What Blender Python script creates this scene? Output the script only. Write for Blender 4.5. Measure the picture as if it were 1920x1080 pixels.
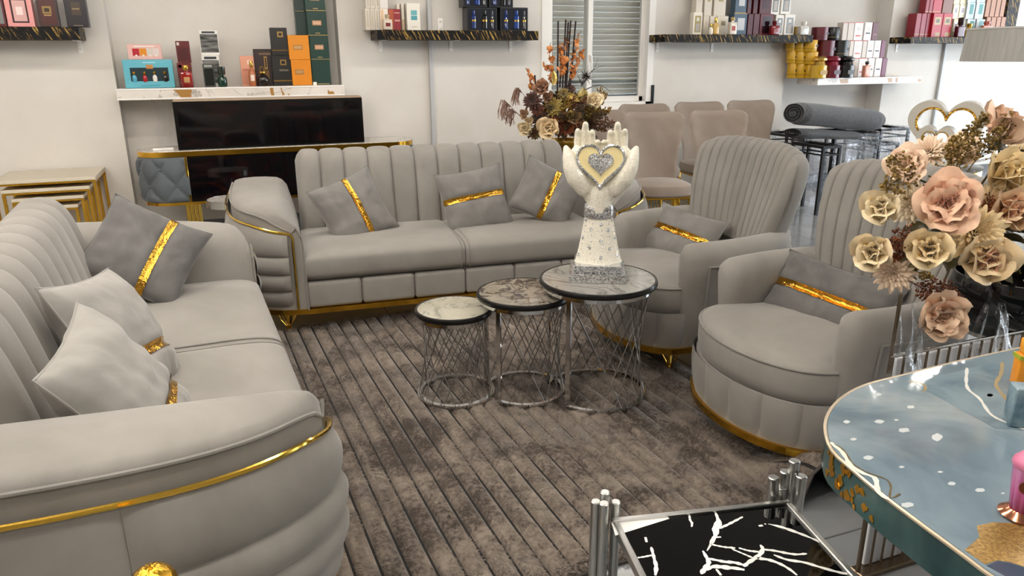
import bpy, bmesh, math, random
import numpy as np
from mathutils import Vector, Matrix, Euler, Quaternion, noise

random.seed(7); np.random.seed(7)
scene = bpy.context.scene
for o in list(bpy.data.objects): bpy.data.objects.remove(o)
COL = scene.collection
PI = math.pi
def rad(a): return math.radians(a)

# ------------------------------------------------------------------ camera
CAM_H, F_PX = 1.45, 1390.0
PITCH, ROLL, YAW = rad(17.4), rad(0.3), rad(21.0)
def _axes():
    f = Vector((0, math.cos(PITCH), -math.sin(PITCH))); r = Vector((1, 0, 0)); u = r.cross(f)
    c, s = math.cos(ROLL), math.sin(ROLL)
    r2 = r*c - u*s; u2 = u*c + r*s
    m = Matrix.Rotation(-YAW, 3, 'Z')
    return m @ r2, m @ u2, m @ f
CR, CU, CF = _axes()
cam_d = bpy.data.cameras.new('camera'); cam = bpy.data.objects.new('camera', cam_d); COL.objects.link(cam)
cam_d.sensor_width = 36.0; cam_d.lens = 36.0*F_PX/1920.0; cam_d.clip_start = 0.02
mw = Matrix((CR, CU, -CF)).transposed().to_4x4(); mw.translation = (0, 0, CAM_H)
cam.matrix_world = mw
scene.camera = cam

# survey helpers: where a sight line meets the plane y = Y / z = Z of the room
def ray(px, py): return CR*((px-960)/F_PX) + CU*((540-py)/F_PX) + CF
def aty(px, py, Y):
    d = ray(px, py); return Vector((0, 0, CAM_H)) + d*(Y/d.y)
def atz(px, py, Z):
    d = ray(px, py); return Vector((0, 0, CAM_H)) + d*((Z-CAM_H)/d.z)

# ------------------------------------------------------------------ world, light, exposure
world = bpy.data.worlds.new('sky'); scene.world = world; world.use_nodes = True
bg = world.node_tree.nodes['Background']; bg.inputs[0].default_value = (0.80, 0.90, 1.0, 1); bg.inputs[1].default_value = 5.0
scene.view_settings.view_transform = 'Standard'; scene.view_settings.look = 'None'
scene.view_settings.gamma = 1.0; scene.view_settings.use_curve_mapping = False
scene.view_settings.exposure = 0.0
def area_light(name, loc, rot, sx, sy, power, color):
    d = bpy.data.lights.new(name, 'AREA'); d.shape = 'RECTANGLE'; d.size = sx; d.size_y = sy
    d.energy = power; d.color = color
    o = bpy.data.objects.new(name, d); o.location = loc; o.rotation_euler = rot; COL.objects.link(o); return o
# daylight entering through the glazed front on the right
area_light('shopfront_daylight', (10.35, 3.2, 1.45), (0, rad(90), 0), 2.3, 6.0, 110, (0.84, 0.92, 1.0))

# ------------------------------------------------------------------ mesh helpers
def hexc(h):
    h = h.lstrip('#'); c = [int(h[i:i+2], 16)/255 for i in (0, 2, 4)]
    return tuple((x/12.92 if x <= 0.04045 else ((x+0.055)/1.055)**2.4) for x in c)

class MB:
    def __init__(s): s.v = []; s.f = []
    def add(s, vs, fs):
        b = len(s.v); s.v.extend([tuple(v) for v in vs]); s.f.extend([tuple(i+b for i in f) for f in fs]); return s
    def box(s, c, d, m=None):
        x, y, z = d[0]/2, d[1]/2, d[2]/2
        vs = [Vector((i*x, j*y, k*z)) for k in (-1, 1) for j in (-1, 1) for i in (-1, 1)]
        if m is not None: vs = [m @ v for v in vs]
        c = Vector(c); vs = [v+c for v in vs]
        return s.add(vs, [(0,2,3,1),(4,5,7,6),(0,1,5,4),(2,6,7,3),(0,4,6,2),(1,3,7,5)])
    def rbox(s, c, d, r, seg=3, m=None):
        bm = bmesh.new(); bmesh.ops.create_cube(bm, size=1.0)
        for v in bm.verts: v.co = Vector((v.co.x*d[0], v.co.y*d[1], v.co.z*d[2]))
        bmesh.ops.bevel(bm, geom=list(bm.edges), offset=min(r, min(d)*0.49), segments=seg, profile=0.5, affect='EDGES')
        bm.verts.index_update(); c = Vector(c)
        s.add([((m @ v.co) if m is not None else v.co)+c for v in bm.verts], [[v.index for v in f.verts] for f in bm.faces]); bm.free(); return s
    def tube(s, pts, r, n=8, closed=False, caps=True):
        pts = [Vector(p) for p in pts]; N = len(pts)
        rs = r if isinstance(r, (list, tuple)) else [r]*N
        T = []
        for i in range(N):
            a = pts[(i-1) % N] if (closed or i > 0) else pts[0]; b = pts[(i+1) % N] if (closed or i < N-1) else pts[-1]
            t = b-a; T.append(t.normalized() if t.length > 1e-9 else Vector((0, 0, 1)))
        up = Vector((0, 0, 1)) if abs(T[0].z) < 0.9 else Vector((1, 0, 0))
        nrm = (up - T[0]*up.dot(T[0])).normalized(); vs = []
        for i in range(N):
            nrm = nrm - T[i]*nrm.dot(T[i])
            nrm = nrm.normalized() if nrm.length > 1e-6 else T[i].orthogonal().normalized()
            bn = T[i].cross(nrm)
            for k in range(n):
                a = 2*PI*k/n; vs.append(pts[i] + (nrm*math.cos(a) + bn*math.sin(a))*rs[i])
        fs = []
        for i in range(N if closed else N-1):
            j = (i+1) % N
            for k in range(n):
                l = (k+1) % n; fs.append((i*n+k, i*n+l, j*n+l, j*n+k))
        if caps and not closed:
            fs.append(tuple(range(n-1, -1, -1))); fs.append(tuple((N-1)*n+k for k in range(n)))
        return s.add(vs, fs)
    def lathe(s, prof, n=24, c=(0, 0, 0), m=None):
        c = Vector(c); vs = []; N = len(prof)
        for (r, z) in prof:
            for k in range(n):
                a = 2*PI*k/n; v = Vector((r*math.cos(a), r*math.sin(a), z)); vs.append(((m @ v) if m is not None else v)+c)
        fs = [(i*n+k, i*n+(k+1) % n, (i+1)*n+(k+1) % n, (i+1)*n+k) for i in range(N-1) for k in range(n)]
        ring = prof[0] == prof[-1]
        if prof[0][0] > 1e-6 and not ring: fs.append(tuple(range(n-1, -1, -1)))
        if prof[-1][0] > 1e-6 and not ring: fs.append(tuple((N-1)*n+k for k in range(n)))
        return s.add(vs, fs)
    def grid(s, fn, nu, nv, cu=False, cv=False):
        vs = [fn(i/(nu if cu else nu-1), j/(nv if cv else nv-1)) for i in range(nu) for j in range(nv)]
        fs = []
        for i in range(nu if cu else nu-1):
            for j in range(nv if cv else nv-1):
                a, b = (i+1) % nu, (j+1) % nv; fs.append((i*nv+j, a*nv+j, a*nv+b, i*nv+b))
        return s.add(vs, fs)
    def prism(s, out, z0, z1):
        n = len(out); vs = [(x, y, z0) for x, y in out]+[(x, y, z1) for x, y in out]
        fs = [tuple(range(n-1, -1, -1)), tuple(range(n, 2*n))]+[(i, (i+1) % n, n+(i+1) % n, n+i) for i in range(n)]
        return s.add(vs, fs)
    def rings(s, loops, cap0=True, cap1=True):
        n = len(loops[0]); vs = [p for l in loops for p in l]
        fs = [(i*n+k, i*n+(k+1) % n, (i+1)*n+(k+1) % n, (i+1)*n+k) for i in range(len(loops)-1) for k in range(n)]
        if cap0: fs.append(tuple(range(n-1, -1, -1)))
        if cap1: fs.append(tuple((len(loops)-1)*n+k for k in range(n)))
        return s.add(vs, fs)
    def ball(s, c, r, n=10, sc=(1, 1, 1)):
        c = Vector(c); prof = [(max(1e-7, math.sin(PI*i/(n//2+2)))*1.0, -math.cos(PI*i/(n//2+2))) for i in range(n//2+3)]
        vs = []; fs = []; N = len(prof)
        for q, z in prof:
            for k in range(n):
                a = 2*PI*k/n; vs.append(c+Vector((q*math.cos(a)*r*sc[0], q*math.sin(a)*r*sc[1], z*r*sc[2])))
        fs = [(i*n+k, i*n+(k+1) % n, (i+1)*n+(k+1) % n, (i+1)*n+k) for i in range(N-1) for k in range(n)]
        return s.add(vs, fs)
    def xform(s, m):
        s.v = [tuple(m @ Vector(v)) for v in s.v]; return s
    def mirror_x(s):
        s.v = [(-v[0], v[1], v[2]) for v in s.v]; s.f = [tuple(reversed(f)) for f in s.f]; return s
    def mesh(s, name, smooth=True, angle=40):
        me = bpy.data.meshes.new(name); me.from_pydata(s.v, [], s.f); me.validate(); me.update()
        if smooth:
            me.shade_smooth(); me.set_sharp_from_angle(angle=rad(angle))
        return me
    def build(s, name, mat, parent=None, loc=(0, 0, 0), rot=(0, 0, 0), smooth=True, angle=40, **kw):
        return mk(name, s.mesh(name, smooth, angle), mat, parent, loc, rot, **kw)

def tag(o, label=None, cat=None, group=None, kind=None):
    if label: o['label'] = label
    if cat: o['category'] = cat
    if group: o['group'] = group
    if kind: o['kind'] = kind
    return o
def mk(name, me, mat, parent=None, loc=(0, 0, 0), rot=(0, 0, 0), **kw):
    o = bpy.data.objects.new(name, me); COL.objects.link(o); o.location = loc; o.rotation_euler = rot
    if parent is not None: o.parent = parent
    if mat is not None and me is not None and len(me.materials) == 0: me.materials.append(mat)
    if kw: tag(o, **kw)
    return o
def thing(name, label, cat, loc=(0, 0, 0), rz=0.0, group=None):
    o = bpy.data.objects.new(name, None); COL.objects.link(o); o.location = loc; o.rotation_euler = (0, 0, rz)
    o.empty_display_size = 0.05
    return tag(o, label, cat, group)
def copy_tree(o, parent=None):
    c = o.copy(); COL.objects.link(c); c.parent = parent
    for ch in list(KIDS.get(o.name, [])) or [k for k in bpy.data.objects if k.parent == o]:
        copy_tree(ch, c)
    return c
KIDS = {}
def catmull(pts, n, closed=False):
    P = [np.array(p, float) for p in pts]; N = len(P); out = []
    segs = N if closed else N-1
    for i in range(n):
        t = i/(n if closed else n-1)*segs; k = min(int(t), segs-1); u = t-k
        g = (lambda j: P[j % N]) if closed else (lambda j: P[min(max(j, 0), N-1)])
        a, b, c, d = g(k-1), g(k), g(k+1), g(k+2)
        out.append(0.5*((2*b)+(-a+c)*u+(2*a-5*b+4*c-d)*u*u+(-a+3*b-3*c+d)*u**3))
    return out
def resample(pts, n):
    P = np.array(pts); d = np.r_[0, np.cumsum(np.linalg.norm(np.diff(P, axis=0), axis=1))]
    t = np.linspace(0, d[-1], n); return np.stack([np.interp(t, d, P[:, k]) for k in range(P.shape[1])], 1)

# ------------------------------------------------------------------ materials
MC = {}
def N_(nt, t, **kw):
    n = nt.nodes.new(t)
    for k, v in kw.items(): setattr(n, k, v)
    return n
def newmat(name):
    m = bpy.data.materials.new(name); m.use_nodes = True; nt = m.node_tree
    return m, nt, nt.nodes['Principled BSDF']
def setp(b, **kw):
    names = dict(color='Base Color', rough='Roughness', metal='Metallic', sheen='Sheen Weight', sheen_r='Sheen Roughness', coat='Coat Weight', coat_r='Coat Roughness', trans='Transmission Weight', ior='IOR', alpha='Alpha', spec='Specular IOR Level', emis='Emission Color', emis_s='Emission Strength', sss='Subsurface Weight')
    for k, v in kw.items():
        i = b.inputs[names[k]]
        i.default_value = (*v, 1) if isinstance(v, tuple) and len(v) == 3 else v
def M(c, rough=0.5, metal=0.0, **kw):
    key = (c, rough, metal, tuple(sorted(kw.items())))
    if key in MC: return MC[key]
    m, nt, b = newmat('paint_'+c.strip('#')); setp(b, color=hexc(c), rough=rough, metal=metal, **kw); MC[key] = m; return m
def ramp(nt, stops, interp='LINEAR'):
    r = N_(nt, 'ShaderNodeValToRGB'); r.color_ramp.interpolation = interp; e = r.color_ramp.elements
    while len(e) < len(stops): e.new(0.5)
    for k, (p, c) in enumerate(stops):
        e[k].position = p; c = hexc(c) if isinstance(c, str) else c; e[k].color = (*c, 1)
    return r
def coords(nt, scale=(1, 1, 1), rot=(0, 0, 0), kind='Object'):
    tc = N_(nt, 'ShaderNodeTexCoord'); mp = N_(nt, 'ShaderNodeMapping'); mp.inputs['Scale'].default_value = scale; mp.inputs['Rotation'].default_value = rot
    nt.links.new(tc.outputs[kind], mp.inputs['Vector']); return mp.outputs['Vector']
def noise_n(nt, vec, scale, detail=4, rough=0.55, dist=0.0):
    n = N_(nt, 'ShaderNodeTexNoise'); n.inputs['Scale'].default_value = scale; n.inputs['Detail'].default_value = detail
    n.inputs['Roughness'].default_value = rough; n.inputs['Distortion'].default_value = dist
    nt.links.new(vec, n.inputs['Vector']); return n
def bump(nt, b, h, strength, dist=0.01):
    n = N_(nt, 'ShaderNodeBump'); n.inputs['Strength'].default_value = strength; n.inputs['Distance'].default_value = dist
    nt.links.new(h, n.inputs['Height']); nt.links.new(n.outputs['Normal'], b.inputs['Normal'])
def velvet(name, c0, c1, sheen=0.35, nap=2.2, bs=0.12):
    m, nt, b = newmat(name); v = coords(nt); n = noise_n(nt, v, nap, 4, 0.6, 0.6)
    r = ramp(nt, [(0.36, c0), (0.66, c1)]); nt.links.new(n.outputs['Fac'], r.inputs['Fac']); nt.links.new(r.outputs['Color'], b.inputs['Base Color'])
    setp(b, rough=0.82, sheen=sheen, sheen_r=0.35, spec=0.25)
    f = noise_n(nt, v, 260, 2); bump(nt, b, f.outputs['Fac'], bs, 0.002); return m
def noisy(name, c0, c1, scale, rough=0.6, metal=0, bs=0.0, detail=5, dist=0.0, p=(0.35, 0.65), sc=(1, 1, 1), rot=(0, 0, 0), bscale=None, bdist=0.01, **kw):
    m, nt, b = newmat(name); v = coords(nt, sc, rot); n = noise_n(nt, v, scale, detail, 0.55, dist)
    r = ramp(nt, [(p[0], c0), (p[1], c1)]); nt.links.new(n.outputs['Fac'], r.inputs['Fac']); nt.links.new(r.outputs['Color'], b.inputs['Base Color']); setp(b, rough=rough, metal=metal, **kw)
    if bs:
        f = noise_n(nt, v, bscale or scale, 4); bump(nt, b, f.outputs['Fac'], bs, bdist)
    return m
def marble(name, base, mid, vein, scale=3.0, rough=0.08, gold=None, width=0.035, dist=1.6, extra=None, gold_w=(0.60, 0.64), rot=(0, 0, 0)):
    # clouded ground, thin veins where a warped noise crosses its mean, optional gold pools
    m, nt, b = newmat(name); v = coords(nt, rot=rot)
    n1 = noise_n(nt, v, scale, 5, 0.6, dist); r1 = ramp(nt, [(0.32, base), (0.68, mid)]); nt.links.new(n1.outputs['Fac'], r1.inputs['Fac'])
    n2 = noise_n(nt, v, scale*0.9, 6, 0.6, dist*1.4)
    s = N_(nt, 'ShaderNodeMath', operation='SUBTRACT'); s.inputs[1].default_value = 0.5; nt.links.new(n2.outputs['Fac'], s.inputs[0])
    a = N_(nt, 'ShaderNodeMath', operation='ABSOLUTE'); nt.links.new(s.outputs[0], a.inputs[0])
    r2 = ramp(nt, [(0.0, (1, 1, 1)), (width, (0, 0, 0))]); nt.links.new(a.outputs[0], r2.inputs['Fac'])
    mx = N_(nt, 'ShaderNodeMix', data_type='RGBA'); nt.links.new(r2.outputs['Color'], mx.inputs['Factor']); nt.links.new(r1.outputs['Color'], mx.inputs['A']); mx.inputs['B'].default_value = (*hexc(vein), 1)
    out = mx.outputs['Result']; metal = None
    if gold:
        n3 = noise_n(nt, v, scale*1.1, 4, 0.55, dist)
        off = N_(nt, 'ShaderNodeVectorMath', operation='ADD'); off.inputs[1].default_value = (7.3, 2.1, 4.4); nt.links.new(v, off.inputs[0]); nt.links.new(off.outputs[0], n3.inputs['Vector'])
        r3 = ramp(nt, [(gold_w[0], (0, 0, 0)), (gold_w[1], (1, 1, 1))]); nt.links.new(n3.outputs['Fac'], r3.inputs['Fac'])
        m2 = N_(nt, 'ShaderNodeMix', data_type='RGBA'); nt.links.new(r3.outputs['Color'], m2.inputs['Factor']); nt.links.new(out, m2.inputs['A']); m2.inputs['B'].default_value = (*hexc(gold), 1)
        out = m2.outputs['Result']
    nt.links.new(out, b.inputs['Base Color']); setp(b, rough=rough, coat=0.3, coat_r=0.03); return m

GREY = velvet('grey_velvet', '#827e79', '#908c87', 0.22)
GREYP = velvet('grey_velvet_piping', '#7d7a75', '#8a8681', 0.25)
PIL_D = velvet('dark_grey_velvet', '#5a5857', '#6e6c6a', 0.25, 5.0)
PIL_M = velvet('mid_grey_velvet', '#706e6b', '#817e7b', 0.25, 5.0)
PIL_L = velvet('light_grey_velvet', '#8a8783', '#9b9893', 0.25, 5.0)
TAUPE = velvet('taupe_velvet', '#8b7e74', '#9c8f84', 0.25)
SLATE = velvet('slate_velvet', '#565c61', '#666c71', 0.3)
GOLD = M('#d9a83a', 0.16, 1.0); GOLDB = M('#e6bd52', 0.10, 1.0)
def _foil():
    m, nt, b = newmat('crinkled_gold_foil'); setp(b, color=hexc('#d8a541'), rough=0.12, metal=1.0)
    v = coords(nt); n = noise_n(nt, v, 38, 3); bump(nt, b, n.outputs['Fac'], 0.9, 0.01); return m
FOIL = _foil()
CHROME = M('#d8d8d8', 0.10, 1.0); STEEL = M('#c4c4c2', 0.28, 1.0)
BLACK = M('#0b0b0c', 0.25); BLACKG = M('#050506', 0.03, 0, coat=0.5)
WHITE = M('#ece8e1', 0.5); WHITEP = M('#f1efec', 0.35)
WALL = noisy('plaster_wall', '#d6d1ca', '#dcd8d2', 3.0, 0.85, bs=0.15, bscale=120, bdist=0.003)
PVC = M('#eceae6', 0.4)
FILM_MAT = None
def film():
    m, nt, b = newmat('clear_plastic_film'); out = nt.nodes['Material Output']
    t = N_(nt, 'ShaderNodeBsdfTransparent'); g = N_(nt, 'ShaderNodeBsdfGlossy'); g.inputs['Roughness'].default_value = 0.2
    t.inputs[0].default_value = (0.97, 0.97, 0.98, 1)
    fr = N_(nt, 'ShaderNodeFresnel'); fr.inputs[0].default_value = 1.45
    v = coords(nt); n = noise_n(nt, v, 22, 3, 0.5, 1.0); bp = N_(nt, 'ShaderNodeBump'); bp.inputs['Strength'].default_value = 0.35; bp.inputs['Distance'].default_value = 0.02
    nt.links.new(n.outputs['Fac'], bp.inputs['Height']); nt.links.new(bp.outputs[0], g.inputs['Normal']); nt.links.new(bp.outputs[0], fr.inputs['Normal'])
    ad = N_(nt, 'ShaderNodeMath', operation='MULTIPLY_ADD'); ad.inputs[1].default_value = 0.5; ad.inputs[2].default_value = 0.03; ad.use_clamp = True; nt.links.new(fr.outputs[0], ad.inputs[0])
    mx = N_(nt, 'ShaderNodeMixShader'); nt.links.new(ad.outputs[0], mx.inputs[0]); nt.links.new(t.outputs[0], mx.inputs[1]); nt.links.new(g.outputs[0], mx.inputs[2])
    nt.links.new(mx.outputs[0], out.inputs['Surface']); return m
FILM = film()
def glassy(name, col, rough=0.02):
    m, nt, b = newmat(name); setp(b, color=col, rough=rough, trans=0.85, ior=1.45); return m
# ================================================================== the room
WY, NY, CEIL = 6.75, 6.93, 2.85        # main wall plane, recess plane, ceiling
XL, XR, YB = -3.6, 10.4, -2.6
def struct(name, mb, mat, parent=None, **kw):
    o = mb.build(name, mat, parent, smooth=False, **kw)
    if parent is None: o['kind'] = 'structure'
    return o
TILE = noisy('grey_floor_tile', '#77797b', '#868889', 2.2, 0.16, dist=0.8, coat=0.2)
GROUT = M('#8d8a84', 0.8)
floor = struct('floor', MB().box(((XL+XR)/2, 2.2, -0.056), (XR-XL+0.4, 9.7, 0.10)), GROUT)
tw, td = 1.2, 0.6
tile_me = MB().rbox((0, 0, 0), (tw-0.004, td-0.004, 0.012), 0.002, 1).mesh('tile', False)
tile_me.materials.append(TILE)
for i in range(int((XR+0.6)/tw)+1):
    for j in range(int((NY+0.4)/td)+1):
        mk('tile', tile_me, None, floor, (-0.4+tw*(i+0.5), -0.3+td*(j+0.5), -0.006))
struct('ceiling', MB().box(((XL+XR)/2, 2.2, CEIL+0.05), (XR-XL+0.4, 9.7, 0.1)), M('#b3b0aa', 0.9))
xn0, xn1 = -0.73, 1.02                 # left recess
xw0, xw1 = 2.90, 4.12                  # window opening
xm0, xm1 = 5.77, 7.20                  # right recess
def wseg(x0, x1, y, z0=0, z1=CEIL, t=0.25): struct('wall_back', MB().box(((x0+x1)/2, y+t/2, (z0+z1)/2), (x1-x0, t, z1-z0)), WALL)
wseg(XL, xn0, WY); wseg(xn0, xn1, NY, t=0.2); wseg(xn1, xw0, WY); wseg(xw0, xw1, WY, 0, 0.93); wseg(xw0, xw1, WY, 2.35)
wseg(xw1, xm0, WY); wseg(xm0, xm1, NY+0.05, t=0.2); wseg(xm1, XR, WY)
struct('wall_left', MB().box((XL-0.1, 2.2, CEIL/2), (0.2, 9.7, CEIL)), WALL)
struct('wall_front', MB().box(((XL+XR)/2, YB-0.1, CEIL/2), (XR-XL+0.4, 0.2, CEIL)), M('#8d8880', 0.8))
wr = MB()                              # right wall is a shop front: posts, low kerb and lintel round glazing
wr.box((XR+0.1, 2.2, CEIL-0.15), (0.2, 9.7, 0.3)); wr.box((XR+0.1, 2.2, 0.12), (0.2, 9.7, 0.24))
for y in (-2.2, 0.2, 6.6): wr.box((XR+0.1, y, CEIL/2), (0.2, 0.5, CEIL))
struct('wall_right', wr, WALL)
sf = struct('window_2', MB().box((XR+0.05, 3.35, 1.39), (0.05, 0.06, 2.3)).box((XR+0.05, 1.9, 1.39), (0.05, 0.06, 2.3)).box((XR+0.05, 4.9, 1.39), (0.05, 0.06, 2.3)), PVC)
bb = MB()
for a, c, y in ((XL, xn0, WY), (xn0, xn1, NY), (xn1, xm0, WY), (xm0, xm1, NY+0.05), (xm1, XR, WY)): bb.box(((a+c)/2, y-0.006, 0.045), (c-a, 0.012, 0.09))
struct('baseboard_back', bb, M('#6f7072', 0.3))
# surface conduits on the wall
for name, px in (('trim_1', 806), ('trim_2', 1768)):
    x = aty(px, 100, WY).x
    struct(name, MB().rbox((x, WY-0.018, CEIL/2), (0.035, 0.035, CEIL-0.1), 0.006, 2), M('#b9babb', 0.4))
# ---- window with roller shutter
win = struct('window_1', MB().box((xw0+0.035, WY+0.05, 1.64), (0.07, 0.12, 1.42)).box((xw1-0.035, WY+0.05, 1.64), (0.07, 0.12, 1.42)).box(((xw0+xw1)/2, WY+0.05, 0.965), (xw1-xw0, 0.12, 0.07)).box(((xw0+xw1)/2, WY+0.05, 2.315), (xw1-xw0, 0.12, 0.07)), PVC)
def sash(x0, x1, y):
    m = MB(); w = 0.055; z0, z1 = 1.0, 2.28
    for x in (x0+w/2, x1-w/2): m.rbox((x, y, (z0+z1)/2), (w, 0.05, z1-z0), 0.006, 1)
    for z in (z0+w/2, z1-w/2): m.rbox(((x0+x1)/2, y, z), (x1-x0, 0.05, w), 0.006, 1)
    s = m.build('window_sash', PVC, win, smooth=False)
    g, nt, b = newmat('window_glass'); setp(b, color=(0.95, 0.97, 0.97), rough=0.01, trans=1.0, ior=1.02, spec=0.5)
    MB().box(((x0+x1)/2, y, (z0+z1)/2), (x1-x0-2*w+0.01, 0.006, z1-z0-2*w+0.01)).build('pane', g, s, smooth=False)
xmid = aty(1108, 100, WY).x
sash(xw0+0.06, xmid+0.02, WY+0.03); sash(xmid-0.035, xw1-0.06, WY+0.085)
h = MB().rbox((xmid, WY-0.005, 1.42), (0.022, 0.018, 0.07), 0.004, 1).rbox((xmid, WY-0.022, 1.37), (0.016, 0.02, 0.15), 0.006, 2); h.build('handle', WHITEP, win)
MB().rbox(((xw0+xw1)/2, WY-0.01, 0.925), (xw1-xw0+0.10, 0.16, 0.03), 0.006, 1).build('sill', PVC, win, smooth=False)
for z in (1.20, 1.06): MB().box(((xw0+xw1)/2, WY+0.13, z), (xw1-xw0-0.12, 0.02, 0.022)).build('guard_bar', M('#8f9290', 0.4, 0.6), win, smooth=False)
slat_me = MB().grid(lambda u, v: ((u-0.5)*(xw1-xw0), 0.012*math.sin(PI*v)*-1, (v-0.5)*0.052), 2, 7).mesh('slat'); slat_me.materials.append(M('#e9e6dd', 0.5))
for k in range(26): mk('slat', slat_me, None, win, ((xw0+xw1)/2, WY+0.2, 0.99+0.0525*k))
MB().box((aty(1222, 170, WY).x, WY-0.012, 1.05), (0.03, 0.02, 0.22)).build('cable_socket', BLACK, None, smooth=False, label='narrow black vertical wall strip beside the shuttered window', cat='wall strip')
# ---- ceiling lights (linear LED battens)
LED, nt_, b_ = newmat('led_diffuser'); setp(b_, color=(1, 1, 1), emis=(1.0, 0.93, 0.84), emis_s=64.0)
ALU = M('#d0d0d0', 0.35, 0.8)
lamp0 = None
lamps = [(-0.9, 1.7), (-0.8, 3.5), (-2.2, 0.4), (-2.2, 2.6), (-2.2, 4.8), (0.4, -1.2), (0.3, 0.9), (0.4, 2.6), (0.4, 4.6), (2.7, -0.6), (2.9, 1.4), (2.6, 4.9), (5.2, 0.4), (5.6, 2.6), (5.4, 4.3), (8.2, 1.6), (8.2, 4.6)]  # first two are extra lamps, added to brighten the left sofa
for i, (x, y) in enumerate(lamps):
    if lamp0 is None:
        t = thing('ceiling_light', 'white linear ceiling batten light in the shop', 'ceiling light', (x, y, CEIL), 0, 'linear ceiling lights')
        MB().box((0, 0, -0.02), (1.5, 0.09, 0.04)).build('housing', ALU, t, smooth=False)
        MB().rbox((0, 0, -0.05), (1.46, 0.07, 0.03), 0.01, 2).build('diffuser', LED, t)
        lamp0 = t
    else:
        t = copy_tree(lamp0); t.location = (x, y, CEIL)
# ================================================================== sofas
SEAT_HALF, DEPTH = 0.87, 0.92
ARM_OUT = resample(catmull([(-0.06, 0.0), (-0.15, 0.02), (-0.235, 0.075), (-0.305, 0.18), (-0.35, 0.31), (-0.375, 0.47), (-0.385, 0.65), (-0.38, 0.90)], 80), 44)
def out_n(i):
    a, b = ARM_OUT[max(i-1, 0)], ARM_OUT[min(i+1, len(ARM_OUT)-1)]; t = (b-a)/np.linalg.norm(b-a); return np.array([-t[1], t[0]])*1.0
OUTN = [out_n(i) for i in range(len(ARM_OUT))]
OUTN = [n if n[0] < 0 or n[1] < 0 else -n for n in OUTN]
def zt(y): return 0.675+0.055*(y/DEPTH)-0.035*max(0.0, 1-y/0.10)**2
def zgold(y): return zt(y)-0.078
def o_at(s):
    t = s*(len(ARM_OUT)-1); k = min(int(t), len(ARM_OUT)-2); u = t-k
    return ARM_OUT[k]*(1-u)+ARM_OUT[k+1]*u, OUTN[k]*(1-u)+OUTN[k+1]*u
def arm_section(s):
    (xo, yo), n = o_at(s); w = -xo; k = min(1.0, w/0.22); t = zt(yo)
    pts = [(0.0, 0.14), (0.0, 0.30), (0.0, 0.44), (-0.012*k, 0.52), (-0.028*k, 0.59), (-0.05*k, t-0.05), (-0.075*k, t-0.018), (-0.105*k, t-0.002)]
    e = max(0.115*k, w-0.05)
    for q in (0.3, 0.6, 0.85): pts.append((-(0.105*k*(1-q)+e*q), t+0.006*math.sin(PI*q)))
    pts += [(-e, t-0.003), (-max(0.12*k, w-0.030), t-0.010), (-(w-0.018), t-0.028), (-(w-0.016), t-0.06), (-(w-0.014), t-0.085), (-(w-0.012), 0.14)]
    dr = 0.05*max(0.0, 1-yo/0.05)**2
    return [(x, yo, z-(dr*min(1, (z-0.5)/0.1) if z > 0.5 else 0)) for x, z in pts]
def pleat_pt(s, z, bul):
    (xo, yo), n = o_at(s); h = (z-0.15)/0.45
    pr = -0.025*(1-min(h*2.2, 1))**2 + 0.022*math.sin(PI*min(max(h, 0), 1))
    f = pr+bul; return (xo+n[0]*f, yo+n[1]*f, z)
SE = 0.56
def seam(k, s):
    zf = [0.15, 0.25, 0.345, 0.44]; zb = [0.15, 0.25, 0.35, 0.45]
    if k >= 4: return zgold(o_at(s)[0][1])
    t = min(s/SE, 1); return zb[k]+(zf[k]-zb[k])*(1-t)**1.15
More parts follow.
